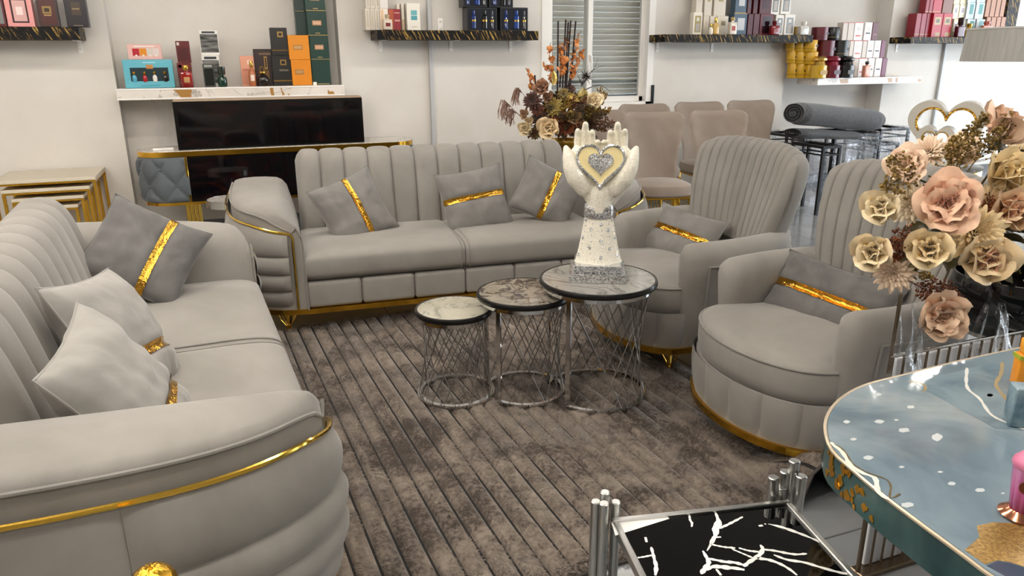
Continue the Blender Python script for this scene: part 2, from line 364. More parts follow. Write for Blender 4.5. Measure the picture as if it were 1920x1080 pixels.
def make_arm(parent, side):
    e = bpy.data.objects
    x0 = -SEAT_HALF
    def fin(mb, name, mat, par=parent, **kw):
        mb.xform(Matrix.Translation((x0, 0, 0)))
        if side > 0: mb.mirror_x()
        return mb.build(name, mat, par, **kw)
    ss = [0, .01, .02, .035, .05, .07, .09, .12, .15]+[.15+.85*i/22 for i in range(1, 23)]
    secs = [arm_section(s) for s in ss]; n = len(secs[0])
    mb = MB(); vs = [p for q in secs for p in q]
    fs = [(i*n+j, i*n+j+1, (i+1)*n+j+1, (i+1)*n+j) for i in range(len(ss)-1) for j in range(n-1)]
    fs += [tuple(range(n-1, -1, -1)), tuple((len(ss)-1)*n+j for j in range(n))]
    fs += [(i*n+n-1, i*n, (i+1)*n, (i+1)*n+n-1) for i in range(len(ss)-1)]
    arm = fin(mb.add(vs, fs), 'armrest', GREY, angle=50)
    # piping: round the top edge, over the front and down the inner front corner
    path = [Vector(arm_section(s)[13])+Vector((-0.004, 0, 0.004)) for s in [1-0.04*i for i in range(25)]+[.03, .015, 0.004]]
    f = arm_section(0.0); path += [Vector(f[j])+Vector((0, -0.006, 0.004)) for j in (11, 9, 7, 6)]+[Vector(f[j])+Vector((0.002, -0.006, 0)) for j in (5, 4, 3, 2, 1, 0)]
    fin(MB().tube(path, 0.0055, 7), 'piping', GREYP, arm)
    for k in range(4):
        def fn(u, v, k=k):
            s = 0.012+u*(SE-0.012); a, b = seam(k, s), seam(k+1, s); hgt = b-a
            z = a+hgt*v; q = math.sin(PI*v)**0.55; ed = min(1, (1-u)*9+0.0)**0.6
            return pleat_pt(s, z, 0.004+min(0.024, hgt*0.34)*q*max(ed, 0.1)*min(1, 0.35+u*14))
        fin(MB().grid(fn, 40, 15), 'pleat', GREY, angle=80)
    def fn2(u, v):
        s = SE+u*(1-SE); z = 0.15+(zgold(o_at(s)[0][1])-0.15)*v
        return pleat_pt(s, z, 0.004+0.020*(math.sin(PI*v)**0.5)*(min(1, u*10, (1-u)*10+0.1)**0.6))
    fin(MB().grid(fn2, 24, 15), 'side_panel', GREY, angle=80)
    # gold trim follows the collar, then runs down the front edge
    gp = [pleat_pt(1-i/40, zgold(o_at(1-i/40)[0][1])+0.004, 0.012) for i in range(40)]
    (xo, yo), nn = o_at(0.0)
    gp += [(xo+0.004, yo-0.008, zgold(0)-0.004+0.003*0), (xo+0.012, yo-0.010, zgold(0)-0.02)]+[(xo+0.010, yo-0.010, z) for z in (0.5, 0.4, 0.3, 0.2, 0.15)]
    fin(MB().tube(gp, 0.0065, 8), 'gold_trim', GOLDB, arm)
def back_profile():
    return catmull([(0.60, 0.36), (0.622, 0.5), (0.65, 0.65), (0.682, 0.78), (0.708, 0.845), (0.745, 0.882), (0.80, 0.893), (0.855, 0.872), (0.885, 0.81), (0.90, 0.6), (0.91, 0.15)], 40)
BP = back_profile(); BN = []
for i in range(len(BP)):
    t = BP[min(i+1, len(BP)-1)]-BP[max(i-1, 0)]; t = t/np.linalg.norm(t); BN.append(np.array([-t[1], t[0]]))
def make_sofa(label, loc, rz):
    t = thing('sofa', label, 'sofa', loc, rz)
    # gold plinth following arm outlines
    o1 = [(-SEAT_HALF+p[0], p[1]) for p in ARM_OUT]
    out = [(x+0.0, y-0.004) for x, y in o1[::3]]+[(-SEAT_HALF-0.3, DEPTH-0.03)]
    full = [(-SEAT_HALF+0.02, -0.012)]+out; full = full+[(-x, y) for x, y in reversed(full)]
    MB().prism(full[::-1], 0.118, 0.146).build('plinth', GOLD, t, smooth=False)
    leg = MB(); leg.lathe([(0.010, 0.0), (0.016, 0.004), (0.016, 0.012), (0.008, 0.018), (0.012, 0.03), (0.007, 0.04), (0.011, 0.052), (0.009, 0.07), (0.014, 0.085), (0.010, 0.1), (0.016, 0.118)], 14)
    for a in (0.5, 2.2, 3.7, 5.3):
        c, s_ = math.cos(a), math.sin(a)
        leg.tube([(c*r, s_*r, z) for r, z in ((0.012, 0.01), (0.016, 0.03), (0.034, 0.055), (0.048, 0.075), (0.052, 0.095), (0.066, 0.118))], 0.0032, 6)
    lm = leg.mesh('leg'); lm.materials.append(GOLDB)
    for x in (-0.98, 0, 0.98):
        for y in (0.10, 0.80): mk('leg', lm, None, t, (x, y, 0.0))
    MB().rbox((0, 0.46, 0.23), (2*SEAT_HALF, 0.84, 0.16), 0.01, 1).build('base', GREY, t)
    pm = MB().rbox((0, 0, 0), (0.2885, 0.06, 0.142), 0.02, 4).mesh('base_panel'); pm.materials.append(GREY)
    for k in range(6): mk('base_panel', pm, None, t, (-SEAT_HALF+0.145+0.29*k, 0.022, 0.219))
    for k in (-1, 1):
        cx = k*SEAT_HALF/2; hw = SEAT_HALF/2-0.002
        def fs(u, v, cx=cx, hw=hw):   # loft: rounded box with a soft roll at the front edge
            a = 2*PI*v
            def se(c, p): return math.copysign(abs(c)**p, c)
            y = 0.315+0.335*se(math.cos(a), 0.38); z = 0.372+0.088*se(math.sin(a), 0.5 if math.cos(a) < 0 else 0.3)
            if z > 0.40: z += 0.012*math.sin(PI*min(max(y/0.65, 0), 1))*(1-abs(2*u-1)**6)
            e = 1-max(0, abs(2*u-1)-0.94)/0.06; e = math.sqrt(max(0.0, 1-(1-e)**2))*0.10+0.90
            return (cx+(2*u-1)*hw, 0.315+(y-0.315)*(e*0.2+0.8), 0.372+(z-0.372)*e)
        m = MB().grid(fs, 31, 48, cv=True); n = 48
        m.f.append(tuple(range(n-1, -1, -1))); m.f.append(tuple(30*n+i for i in range(n)))
        so = m.build('seat_cushion', GREY, t, angle=55)
        MB().tube([fs(0.975 if k < 0 else 0.025, q) for q in [0.24+0.02*i for i in range(19)]], 0.004, 6).build('piping', GREYP, so)
    nch = 12; cw = (2*SEAT_HALF-0.02)/nch
    for c in range(nch):
        xa = -SEAT_HALF+0.01+c*cw
        def fb(u, v, xa=xa):
            i = min(int(v*(len(BP)-1)+1e-6), len(BP)-1); q = abs(2*u-1)
            b = 0.020*(math.sqrt(max(0, 1-q**2.6))-0.4)
            if c in (0, nch-1):
                far = (1-u) if c == 0 else u
                b -= 0.05*max(0, far-0.6)**2*6
            p = BP[i]+BN[i]*b; return (xa+u*cw, p[0], p[1])
        m = MB().grid(fb, 13, len(BP)); n = len(BP)
        m.f.append(tuple(range(n))); m.f.append(tuple(12*n+i for i in range(n-1, -1, -1)))
        m.build('back_channel', GREY, t, angle=60)
    make_arm(t, -1); make_arm(t, 1)
    return t
make_sofa('grey velvet channel-back sofa facing the viewer, in front of the fireplace console', (1.198, 3.85, 0.012), rad(-4))
make_sofa('grey velvet channel-back sofa at the left edge, its gold-trimmed arm nearest the viewer', (0.11, 2.684, 0.012), rad(93))

# ================================================================== pillows
def pillow(label, pos, yaw, lean, roll, w, h, d, mat, band, bpos=0.0, seed=0, bw=0.034):
    t = thing('throw_pillow', label, 'pillow', pos); m3 = (Matrix.Rotation(yaw, 4, 'Z') @ Matrix.Rotation(lean, 4, 'X') @ Matrix.Rotation(roll, 4, 'Y'))
    t.rotation_euler = m3.to_euler()
    def P(u, v, side, off=0.0):
        x = w/2*u*(1-0.09*(1-v*v)); z = h/2*v*(1-0.09*(1-u*u))
        th = d/2*((1-abs(u)**3.2)*(1-abs(v)**3.2))**0.55
        q = noise.noise(Vector((x*9+seed*3.1, z*9, side*2.0)))*0.012+noise.noise(Vector((x*26+seed, z*22, side+5)))*0.006
        edge = (1-abs(u)**6)*(1-abs(v)**6)
        pinch = 0.012*math.sin(17*u+seed)*abs(v)**4+0.012*math.sin(15*v+seed*2)*abs(u)**4
        pull = 0.018*math.exp(-((u-bpos)/0.10)**2 if band == 'v' else -((v-bpos)/0.10)**2)*edge
        return Vector((x, -side*(th+(q+pinch*0.7)*edge-pull+off), z))
    mb = MB(); n = 33
    for s in (1, -1):
        mb.grid(lambda a, b, s=s: P(2*(a if s > 0 else 1-a)-1, 2*b-1, s), n, n)
    cov = mb.build('cover', mat, t, angle=70)
    ed = [(-1+2*i/24, -1) for i in range(24)]+[(1, -1+2*i/24) for i in range(24)]+[(1-2*i/24, 1) for i in range(24)]+[(-1, 1-2*i/24) for i in range(24)]
    MB().tube([P(u, v, 1) for u, v in ed], 0.0035, 5, closed=True).build('seam', mat, cov)
    def fb(a, b, s):
        k = (bw/(w if band == 'v' else h))*(2*a-1)+bpos; l = 2*b-1
        return P(k, l, s, 0.004) if band == 'v' else P(l, k, s, 0.004)
    mb = MB().grid(lambda a, b: fb(a, b, 1), 5, 40).grid(lambda a, b: fb(1-a, b, -1), 5, 40)
    mb.build('gold_band', FOIL, t, angle=80)
    return t
# ================================================================== armchairs
def make_armchair(label, loc, rz):
    t = thing('armchair', label, 'armchair', loc, rz)
    def arc(a, sx=0.38, sy=0.235): return (sx*math.sin(a), -sy*math.cos(a))
    # gold plinth under the rounded front and the barrel
    out = [arc(rad(-90+6*i), 0.392, 0.245) for i in range(31)]+[(0.40, 0.3), (0.36, 0.48), (0.22, 0.61), (0, 0.65), (-0.22, 0.61), (-0.36, 0.48), (-0.40, 0.3)]
    MB().prism(out, 0.116, 0.142).build('plinth', GOLD, t, smooth=False)
    lm = MB(); lm.lathe([(0.010, 0), (0.014, 0.006), (0.008, 0.02), (0.011, 0.05), (0.007, 0.06), (0.012, 0.09), (0.015, 0.117)], 12)
    for a in (0.6, 2.2, 3.8, 5.4): lm.tube([(math.cos(a)*r, math.sin(a)*r, z) for r, z in ((0.010, 0.01), (0.018, 0.035), (0.035, 0.06), (0.045, 0.09), (0.055, 0.117))], 0.003, 6)
    lm = lm.mesh('leg'); lm.materials.append(GOLDB)
    for p in ((-0.28, 0.0), (0.28, 0.0), (-0.24, 0.5), (0.24, 0.5)): mk('leg', lm, None, t, (*p, 0))
    # base: padded panels round the front
    ed = [-92, -62, -36, -12, 12, 36, 62, 92]
    for a0, a1 in zip(ed[:-1], ed[1:]):
        def fn(u, v):
            a = rad(a0+(a1-a0)*u); b = 0.012*(1-abs(2*u-1)**5)*math.sin(PI*min(max(v, 0.02), 0.98))**0.4
            x, y = arc(a, 0.385+b-0.012*(1-v), 0.24+b-0.012*(1-v)); return (x, y, 0.142+0.17*v)
        MB().grid(fn, 13, 11).build('base_panel', GREY, t, angle=80)
    MB().prism([(x*0.965, y*0.965+0.005) for x, y in out], 0.142, 0.305).build('base', GREY, t)
    # seat: rounded D cushion with piping
    D = [arc(rad(-90+5*i), 0.365, 0.225) for i in range(37)]+[(0.33, 0.10), (0.32, 0.3), (0.30, 0.46), (0.15, 0.50), (-0.15, 0.50), (-0.30, 0.46), (-0.32, 0.3), (-0.33, 0.10)]
    lv = [(0.95, 0.295), (1.0, 0.31), (1.012, 0.35), (1.012, 0.40), (1.0, 0.425), (0.97, 0.438), (0.90, 0.446), (0.7, 0.456), (0.4, 0.464), (0.1, 0.467)]
    def lp(k, z): return [(x*k, 0.18+(y-0.18)*k, z) for x, y in D]
    seat = MB().rings([lp(k, z) for k, z in lv]).build('seat_cushion', GREY, t, angle=60)
    MB().tube([(x*1.006, 0.18+(y-0.18)*1.006, 0.425) for x, y in D[:37]], 0.005, 7).build('piping', GREYP, seat)
    # barrel arm shell: U-shaped sweep
    U = resample(catmull([(-0.345, -0.015), (-0.372, 0.12), (-0.378, 0.28), (-0.345, 0.46), (-0.22, 0.58), (0, 0.62), (0.22, 0.58), (0.345, 0.46), (0.378, 0.28), (0.372, 0.12), (0.345, -0.015)], 120), 61)
    sec = [(-0.030, 0.25), (-0.045, 0.40), (-0.058, 0.52), (-0.062, 0.585), (-0.052, 0.622), (-0.028, 0.644), (0.0, 0.650), (0.030, 0.642), (0.054, 0.618), (0.062, 0.58), (0.052, 0.50), (0.040, 0.38), (0.030, 0.25), (0.022, 0.142)]
    loops = []
    for i in range(61):
        a, b = U[max(i-1, 0)], U[min(i+1, 60)]; tt = (b-a)/np.linalg.norm(b-a); nn = np.array([-tt[1], tt[0]])
        s = i/60*2.1; dist = min(s, 2.1-s); k = 1.0
        r = 0.075
        if dist < r: k = math.sqrt(max(0, 1-(1-dist/r)**2))
        zz = -0.02+0.03*min(1, dist/0.75)
        l = []
        for o, z in sec:
            z2 = z+zz*(1 if z > 0.45 else 0)
            l.append((U[i][0]+nn[0]*o*(0.25+0.75*k), U[i][1]+nn[1]*o*(0.25+0.75*k), z2-(1-k)*0.045*max(0, (z-0.4)/0.25)))
        loops.append(l)
    n = len(sec); vs = [p for l in loops for p in l]
    fs = [(i*n+j, (i+1)*n+j, (i+1)*n+j+1, i*n+j+1) for i in range(60) for j in range(n-1)]+[tuple(range(n)), tuple(60*n+j for j in range(n-1, -1, -1))]
    arm = MB().add(vs, fs).build('barrel_arms', GREY, t, angle=60)
    # piping outlining each outer side panel
    for side in (0, 1):
        rng = range(4, 27) if side == 0 else range(56, 33, -1)
        pts = []
        i0 = 4 if side == 0 else 56
        for j in (13, 12, 11, 10): pts.append(Vector(loops[i0][j]))
        for i in rng: pts.append(Vector(loops[i][9])*0.6+Vector(loops[i][10])*0.4)
        c = Vector((0, 0.3, 0)); pts = [p+Vector((p.x, p.y-0.3, 0)).normalized()*0.004 for p in pts]
        MB().tube(pts, 0.0055, 7).build('piping', GREYP, arm)
    # winged channel back
    prof = catmull([(0.465, 0.55), (0.48, 0.66), (0.505, 0.80), (0.535, 0.93), (0.552, 0.985), (0.58, 1.022), (0.615, 1.03), (0.65, 1.005), (0.66, 0.94), (0.635, 0.75), (0.60, 0.55)], 30)
    pn = []
    for i in range(30):
        tt = prof[min(i+1, 29)]-prof[max(i-1, 0)]; tt = tt/np.linalg.norm(tt); pn.append(np.array([-tt[1], tt[0]]))
    def half(z):
        h = (z-0.55)/0.48; return 0.325+0.085*math.sin(PI*min(max(h, 0), 1)*0.60)-0.02*max(0, h-0.75)
    nch = 14
    for c in range(nch):
        def fn(u, v):
            i = min(int(v*29+1e-6), 29); g = -1+2*(c+u)/nch; q = abs(2*u-1)
            b = 0.013*(math.sqrt(max(0, 1-q**2.4))-0.3)
            p = prof[i]+pn[i]*b; ag = abs(g)
            z = 0.55+(p[1]-0.55)*(1-0.10*ag**4-0.10*max(0, ag-0.8)**2*25*0.3)
            ym = 0.54+0.10*(z-0.55); k = 1.0
            if ag > 0.86: k = math.sqrt(max(0.02, 1-((ag-0.86)/0.14)**2))
            y = ym+(p[0]-ym)*k-0.075*ag**2.2
            return (g*half(z), y, z)
        m = MB().grid(fn, 11, 30)
        m.f.append(tuple(range(30))); m.f.append(tuple(10*30+i for i in range(29, -1, -1)))
        m.build('back_channel', GREY, t, angle=60)
    MB().rbox((0, 0.52, 0.51), (0.60, 0.09, 0.18), 0.035, 3).build('back_pad', GREY, t)
    return t
make_armchair('grey velvet channel-back armchair behind the hand sculpture table', (1.90, 3.08, 0.012), rad(-90-4))
make_armchair('grey velvet channel-back armchair nearest the blue marble table, partly behind the peach bouquet', (1.86, 2.09, 0.012), rad(-90-4))

# ================================================================== taupe dining chairs
def make_dining():
    t = thing('dining_chair', 'taupe velvet dining chair', 'chair')
    D = [(0.235*math.copysign(abs(math.cos(a))**0.6, math.cos(a)), 0.235*math.copysign(abs(math.sin(a))**0.6, math.sin(a))) for a in [2*PI*i/40 for i in range(40)]]
    lv = [(0.94, 0.375), (1.0, 0.39), (1.0, 0.44), (0.97, 0.462), (0.85, 0.475), (0.4, 0.482)]
    MB().rings([[(x*k, y*k, z) for x, y in D] for k, z in lv]).build('seat', TAUPE, t)
    def P(u, v, off):
        g = 2*u-1; z = 0.40+0.62*v
        hw = float(np.interp(v, [0, .3, .5, .7, .85, .95, 1], [.180, .188, .208, .242, .262, .262, .240]))
        x = g*hw; y = 0.19+0.10*v-0.10*abs(g)**2.5*(1-0.35*v)
        zz = z-0.03*abs(g)**10*v**4-0.016*(1-g*g)*v**6
        return Vector((x, y+off, zz))
    def loopf(u, v):
        # closed cross-section: front then rear
        v2 = v
        th = 0.07*(1-0.25*v)
        s = u*2
        g = s if s <= 1 else 2-s
        e = math.sqrt(max(0.0, 1-(2*g-1)**8)); ev = math.sqrt(max(0.05, 1-max(0, (v-0.93)/0.07)**2))
        off = (-th/2 if s <= 1 else th/2)*e*ev
        return P(g, v2, off+0.02)
    m = MB().grid(loopf, 48, 22, cu=True)
    m.f.append(tuple(i*22+21 for i in range(48)))
    m.build('backrest', TAUPE, t, angle=70)
    MB().rbox((0, -0.0, 0.365), (0.42, 0.42, 0.02), 0.004, 1).build('frame', GOLD, t, smooth=False)
    bar = MB().box((0, 0, 0), (0.006, 0.006, 0.07)).mesh('grille_bar', False); bar.materials.append(GOLD)
    for i in range(18): mk('grille_bar', bar, None, t, (-0.2+0.0235*i, -0.205, 0.32))
    MB().box((0, -0.205, 0.285), (0.42, 0.012, 0.012)).build('grille_rail', GOLD, t, smooth=False)
    for x in (-1, 1):
        for y in (-1, 1): MB().tube([(x*0.19, y*0.19, 0.36), (x*0.205, y*0.205, 0.0)], [0.016, 0.010], 8).build('leg', GOLD, t)
    return t
d0 = make_dining()
dch = [(1212, 208, 5.45, -14, 'taupe velvet dining chair in the front row, directly right of the hand sculpture'),
       (1334, 205, 5.40, -14, 'taupe velvet dining chair in the front row, behind the rear armchair'),
       (1116, 205, 6.15, -8, 'taupe velvet dining chair mostly hidden behind the autumn bouquet'),
       (1200, 193, 6.25, -8, 'taupe velvet dining chair under the window corner, behind the front row'),
       (1304, 189, 6.25, -8, 'taupe velvet dining chair against the wall, second from the right'),
       (1401, 186, 6.20, -8, 'taupe velvet dining chair at the right end, nearest the rolled rugs')]
for i, (px, py, Y, a, lab) in enumerate(dch):
    o = d0 if i == 0 else copy_tree(d0)
    p = aty(px, py, Y); zt_ = p.z
    o.location = (p.x, Y-0.26, 0.0); o.scale = (1, 1, zt_/1.02); o.rotation_euler = (0, 0, rad(a)); tag(o, lab, 'chair', 'taupe dining chairs by the window')
# ================================================================== nesting tables with chrome wire bases
def marble_t(n, seed, a, b, c, **kw): return marble(n, a, b, c, rot=(seed, seed*0.7, seed*1.3), **kw)
MT1 = marble_t('onyx_pale', 0.4, '#b3ae9e', '#9c998b', '#77756b', scale=4.5, width=0.02)
MT2 = marble_t('onyx_brown', 1.3, '#9d968a', '#776e63', '#40372f', scale=5.5, width=0.05)
MT3 = marble_t('onyx_grey', 2.2, '#a09e98', '#8a8984', '#6f6b66', scale=3.2, width=0.03)
def nest_table(label, c, ztop, r, rb, nw, top_mat, open_a=None):
    t = thing('nesting_table', label, 'side table', (c[0], c[1], 0.027), 0, 'nesting tables on the rug'); Z = ztop-0.027
    MB().lathe([(0.0, Z-0.004), (r-0.012, Z-0.004), (r-0.012, Z), (0.0, Z)], 64).build('marble_top', top_mat, t)
    MB().lathe([(r-0.012, Z-0.022), (r-0.004, Z-0.022), (r, Z-0.017), (r, Z-0.006), (r-0.003, Z+0.001), (r-0.012, Z+0.001), (r-0.012, Z-0.022)], 64).build('black_rim', BLACK, t)
    MB().lathe([(0.0, Z-0.020), (r-0.014, Z-0.020), (r-0.014, Z-0.0045), (0.0, Z-0.0045)], 48).build('top_board', BLACK, t)
    MB().lathe([(r-0.035, Z-0.042), (r-0.018, Z-0.042), (r-0.018, Z-0.022), (r-0.035, Z-0.022), (r-0.035, Z-0.042)], 64).build('upper_ring', CHROME, t)
    rr = r-0.024
    if open_a is None:
        MB().lathe([(rb-0.014, 0.0), (rb+0.006, 0.0), (rb+0.006, 0.010), (rb-0.014, 0.010), (rb-0.014, 0.0)], 64).build('base_ring', CHROME, t); a0, a1 = 0, 2*PI
    else:
        a0, a1 = open_a+0.62, open_a+2*PI-0.62
        def fr(u, v):
            a = a0+(a1-a0)*u; k = [(-0.012, 0), (0.006, 0), (0.006, 0.010), (-0.012, 0.010)][int(v*4+1e-6) % 4]
            return ((rb+k[0])*math.cos(a), (rb+k[0])*math.sin(a), k[1])
        MB().grid(fr, 50, 4, cv=True).build('base_ring', CHROME, t)
        for a in (a0, a1):
            MB().box((0, 0, 0), (0.022, 0.008, Z-0.026), Matrix.Rotation(a+PI/2, 3, 'Z')).xform(Matrix.Translation(((rb)*math.cos(a), (rb)*math.sin(a), (Z-0.026)/2))).build('flat_leg', CHROME, t, smooth=False)
    tw = rad(62)
    for s in (-1, 1):
        wm = MB().tube([(rr, 0, Z-0.03), (rb*math.cos(s*tw), rb*math.sin(s*tw), 0.006)], 0.0021, 6).mesh('wire'); wm.materials.append(M('#8f8c88', 0.3, 0.9))
        for k in range(nw):
            a = 2*PI*k/nw
            if open_a is not None:
                q = (a-open_a) % (2*PI); q2 = (a+s*tw-open_a) % (2*PI)
                if min(q, 2*PI-q) < 0.6 or min(q2, 2*PI-q2) < 0.62: continue
            mk('wire', wm, None, t, (0, 0, 0), (0, 0, a))
    return t
T1, T2, T3 = (0.845, 2.90), (1.135, 2.81), (1.42, 2.68)
nest_table('smallest round nesting table with a pale onyx top and hourglass wire base', T1, 0.42, 0.168, 0.165, 17, MT1)
nest_table('middle round nesting table with a brown-veined onyx top', T2, 0.485, 0.206, 0.175, 20, MT2, open_a=rad(175))
nest_table('largest round nesting table carrying the hand sculpture', T3, 0.55, 0.250, 0.215, 22, MT3, open_a=rad(175))

# ================================================================== black glass table with chrome tube corners
A, B = atz(1146, 972, 0.50), atz(1478, 937, 0.50)
ux = (B-A); wtab = ux.length; ang = math.atan2(ux.y, ux.x)
bt = thing('coffee_table', 'black glass table with white veins, chrome frame and tube corners', 'table', (A.x, A.y, 0), ang)
dtab = 0.52
fr = MB(); q = 0.013
fr.rbox((wtab/2, -q/2, 0.49), (wtab, q, 0.025), 0.002, 1).rbox((wtab/2, -dtab+q/2, 0.49), (wtab, q, 0.025), 0.002, 1).rbox((q/2, -dtab/2, 0.49), (q, dtab-2*q, 0.025), 0.002, 1).rbox((wtab-q/2, -dtab/2, 0.49), (q, dtab-2*q, 0.025), 0.002, 1)
fr.build('frame', STEEL, bt, smooth=False)
MB().box((wtab/2, -dtab/2, 0.492), (wtab-2*q+0.002, dtab-2*q+0.002, 0.008)).build('glass_top', M('#030303', 0.03), bt, smooth=False)
# white corner is a painted reflection; veins lie on the glass as thin printed shapes
def flat_poly(name, pts, mat, par, z, t=0.0006):
    MB().prism(pts, z, z+t).build(name, mat, par, smooth=False)
WV = M('#eceae6', 0.12)
def tl(px, py):     # pixel on the table top to table-local plan coordinates
    p = atz(px, py, 0.496); d = Vector((p.x-A.x, p.y-A.y)); c, s = math.cos(-ang), math.sin(-ang); return (d.x*c-d.y*s, d.x*s+d.y*c)
def veins():
    S = lambda x, y: (1060+x/3.2, 800+y/3.2)
    lines = [([(900, 512), (912, 545), (922, 575), (900, 610), (905, 640), (880, 690), (865, 720), (850, 745)], [4, 7, 12, 16, 9, 8, 4, 3]),
             ([(922, 610), (960, 595), (1010, 570), (1065, 541)], [8, 6, 6, 4]), ([(880, 665), (935, 663)], [6, 4]),
             ([(745, 532), (748, 560), (760, 580), (757, 603)], [4, 5, 5, 3]), ([(480, 664), (488, 695)], [5, 5]),
             ([(515, 722), (525, 760), (535, 800), (545, 840), (540, 893)], [5, 6, 6, 8, 6]), ([(400, 787), (450, 785), (520, 772)], [3, 4, 5]),
             ([(1160, 597), (1185, 593)], [5, 6]), ([(1193, 583), (1205, 587)], [3, 3]), ([(1218, 585), (1300, 605), (1400, 640), (1480, 672), (1545, 702)], [3, 8, 8, 5, 6]),
             ([(870, 705), (950, 722), (1020, 728)], [5, 5, 6]), ([(1000, 735), (1060, 760), (1130, 790)], [4, 4, 5]), ([(1040, 728), (1100, 745), (1160, 752)], [4, 5, 7]),
             ([(1170, 710), (1185, 735), (1165, 770), (1140, 790), (1100, 815), (1070, 840)], [5, 8, 9, 9, 8, 8]),
             ([(1185, 738), (1250, 745), (1310, 757), (1380, 768), (1450, 763)], [7, 6, 7, 6, 5]),
             ([(825, 745), (850, 790), (860, 820), (830, 860), (815, 885)], [6, 7, 9, 10, 6]), ([(850, 790), (900, 800), (960, 812), (1010, 815), (1070, 830)], [7, 6, 8, 8, 8]),
             ([(830, 862), (890, 840), (960, 845), (1020, 850), (1075, 860)], [9, 9, 12, 8, 9]), ([(1150, 790), (1220, 800), (1290, 825), (1350, 860), (1390, 893)], [8, 8, 7, 6, 5]),
             ([(1250, 770), (1330, 800), (1430, 815), (1530, 845), (1640, 875), (1690, 885)], [5, 7, 7, 7, 7, 8]), ([(1690, 838), (1700, 855), (1688, 885)], [4, 6, 7]), ([(905, 855), (935, 893)], [5, 5])]
    k = 0
    for pts, ws in lines:
        P = [Vector(tl(*S(*p))) for p in pts]; W = [w/3.2*0.00165 for w in ws]
        L, R_ = [], []
        Pc = resample(catmull([(*p, w) for p, w in zip(P, W)], 14), 14) if len(P) > 1 else P
        for i, p in enumerate(Pc):
            a, b = Pc[max(i-1, 0)], Pc[min(i+1, len(Pc)-1)]; d = np.array([b[0]-a[0], b[1]-a[1]]); d = d/(np.linalg.norm(d)+1e-9); w = p[2]*(1+0.25*math.sin(i*2.1+k))
            if i in (0, len(Pc)-1): w *= 0.55
            L.append((p[0]-d[1]*w, p[1]+d[0]*w)); R_.append((p[0]+d[1]*w, p[1]-d[0]*w))
        m = MB(); n = len(L); z = 0.4962+0.00012*(k % 5)
        m.add([(x, y, z) for x, y in L]+[(x, y, z) for x, y in R_], [(i, i+1, n+i+1, n+i) for i in range(n-1)])
        m.build('white_vein', WV, bt, smooth=False); k += 1
veins()
S = lambda x, y: (1060+x/3.2, 800+y/3.2)
flat_poly('painted_corner_reflection', [tl(*S(*p)) for p in ((275, 575), (300, 655), (625, 553), (600, 533))], WV, bt, 0.4962)  # bright reflection at the glass corner, drawn as a white polygon
for cx, cy, tops in ((0, 0, [(-0.012, 0.012, 0.56), (0.012, 0.010, 0.535), (-0.034, 0.004, 0.545), (-0.022, -0.016, 0.552), (-0.03, 0.022, 0.50)]), (wtab, 0, [(-0.028, 0.022, 0.548), (0.018, 0.022, 0.585), (-0.008, 0.020, 0.522), (0.004, 0.030, 0.555), (0.026, 0.002, 0.558)]), (0, -dtab, [(-0.02, -0.012, 0.56), (0.005, -0.02, 0.53), (-0.02, 0.015, 0.54)]), (wtab, -dtab, [(0.02, -0.012, 0.56), (-0.005, -0.02, 0.53), (0.02, 0.015, 0.54)])):
    for dx, dy, h in tops:
        r = 0.0125 if cx > 0 else 0.0105
        MB().lathe([(0.0, 0.0), (r, 0.0), (r, h-0.002), (r-0.002, h), (0, h)], 16, (cx+dx, cy+dy, 0)).build('corner_tube', STEEL, bt)

# ================================================================== blue marble table
def blue_marble():
    m, nt, b = newmat('blue_resin_marble'); v = coords(nt)
    n1 = noise_n(nt, v, 2.6, 5, 0.55, 0.9); r1 = ramp(nt, [(0.28, '#485c6a'), (0.45, '#71828d'), (0.6, '#8b979e'), (0.75, '#727e85')]); nt.links.new(n1.outputs['Fac'], r1.inputs['Fac'])
    nt.links.new(r1.outputs['Color'], b.inputs['Base Color']); setp(b, rough=0.10, coat=0.25, coat_r=0.02); return m
def bl(px, py): p = atz(px, py, 0.76); return (p.x, p.y)
BZ = 0.76
bo = [bl(*p) for p in ((1920, 650), (1800, 676), (1700, 701), (1620, 722), (1575, 748), (1551, 780), (1549, 812), (1562, 845), (1600, 880), (1650, 922), (1720, 975), (1800, 1034), (1862, 1080))]
xmx = 2.05; bo = [(xmx, bo[0][1]+0.01), (1.9, bo[0][1]+0.006)]+bo+[(0.93, 0.50), (0.96, 0.38), (1.06, 0.27), (1.22, 0.22), (1.5, 0.21), (1.8, 0.21), (xmx, 0.22)]
bo = [tuple(p) for p in resample(catmull(bo, 120), 110)][::1]
cxb, cyb = 1.5, 0.68
blue = thing('marble_table', 'rounded blue marble table with a gold-flecked dark green edge', 'table', (0, 0, 0))
MB().prism([(cxb+(x-cxb)*0.994, cyb+(y-cyb)*0.994) for x, y in bo][::-1], BZ-0.01, BZ).build('table_top', blue_marble(), blue, smooth=False)
def green_edge():
    m, nt, b = newmat('dark_green_resin_edge'); v = coords(nt); n1 = noise_n(nt, v, 6, 4, 0.6, 0.6); r1 = ramp(nt, [(0.3, '#23393c'), (0.55, '#3d5858'), (0.75, '#5d7472')]); nt.links.new(n1.outputs['Fac'], r1.inputs['Fac'])
    nt.links.new(r1.outputs['Color'], b.inputs['Base Color']); setp(b, rough=0.15); return m
def inset(k): return [(cxb+(x-cxb)*k, cyb+(y-cyb)*k) for x, y in bo]
e0, e1 = inset(1.0), inset(0.985)
MB().rings([[(x, y, BZ-0.075) for x, y in e1], [(x, y, BZ-0.07) for x, y in e0], [(x, y, BZ-0.006) for x, y in e0], [(x, y, BZ-0.011) for x, y in e1]]).build('table_edge', green_edge(), blue)
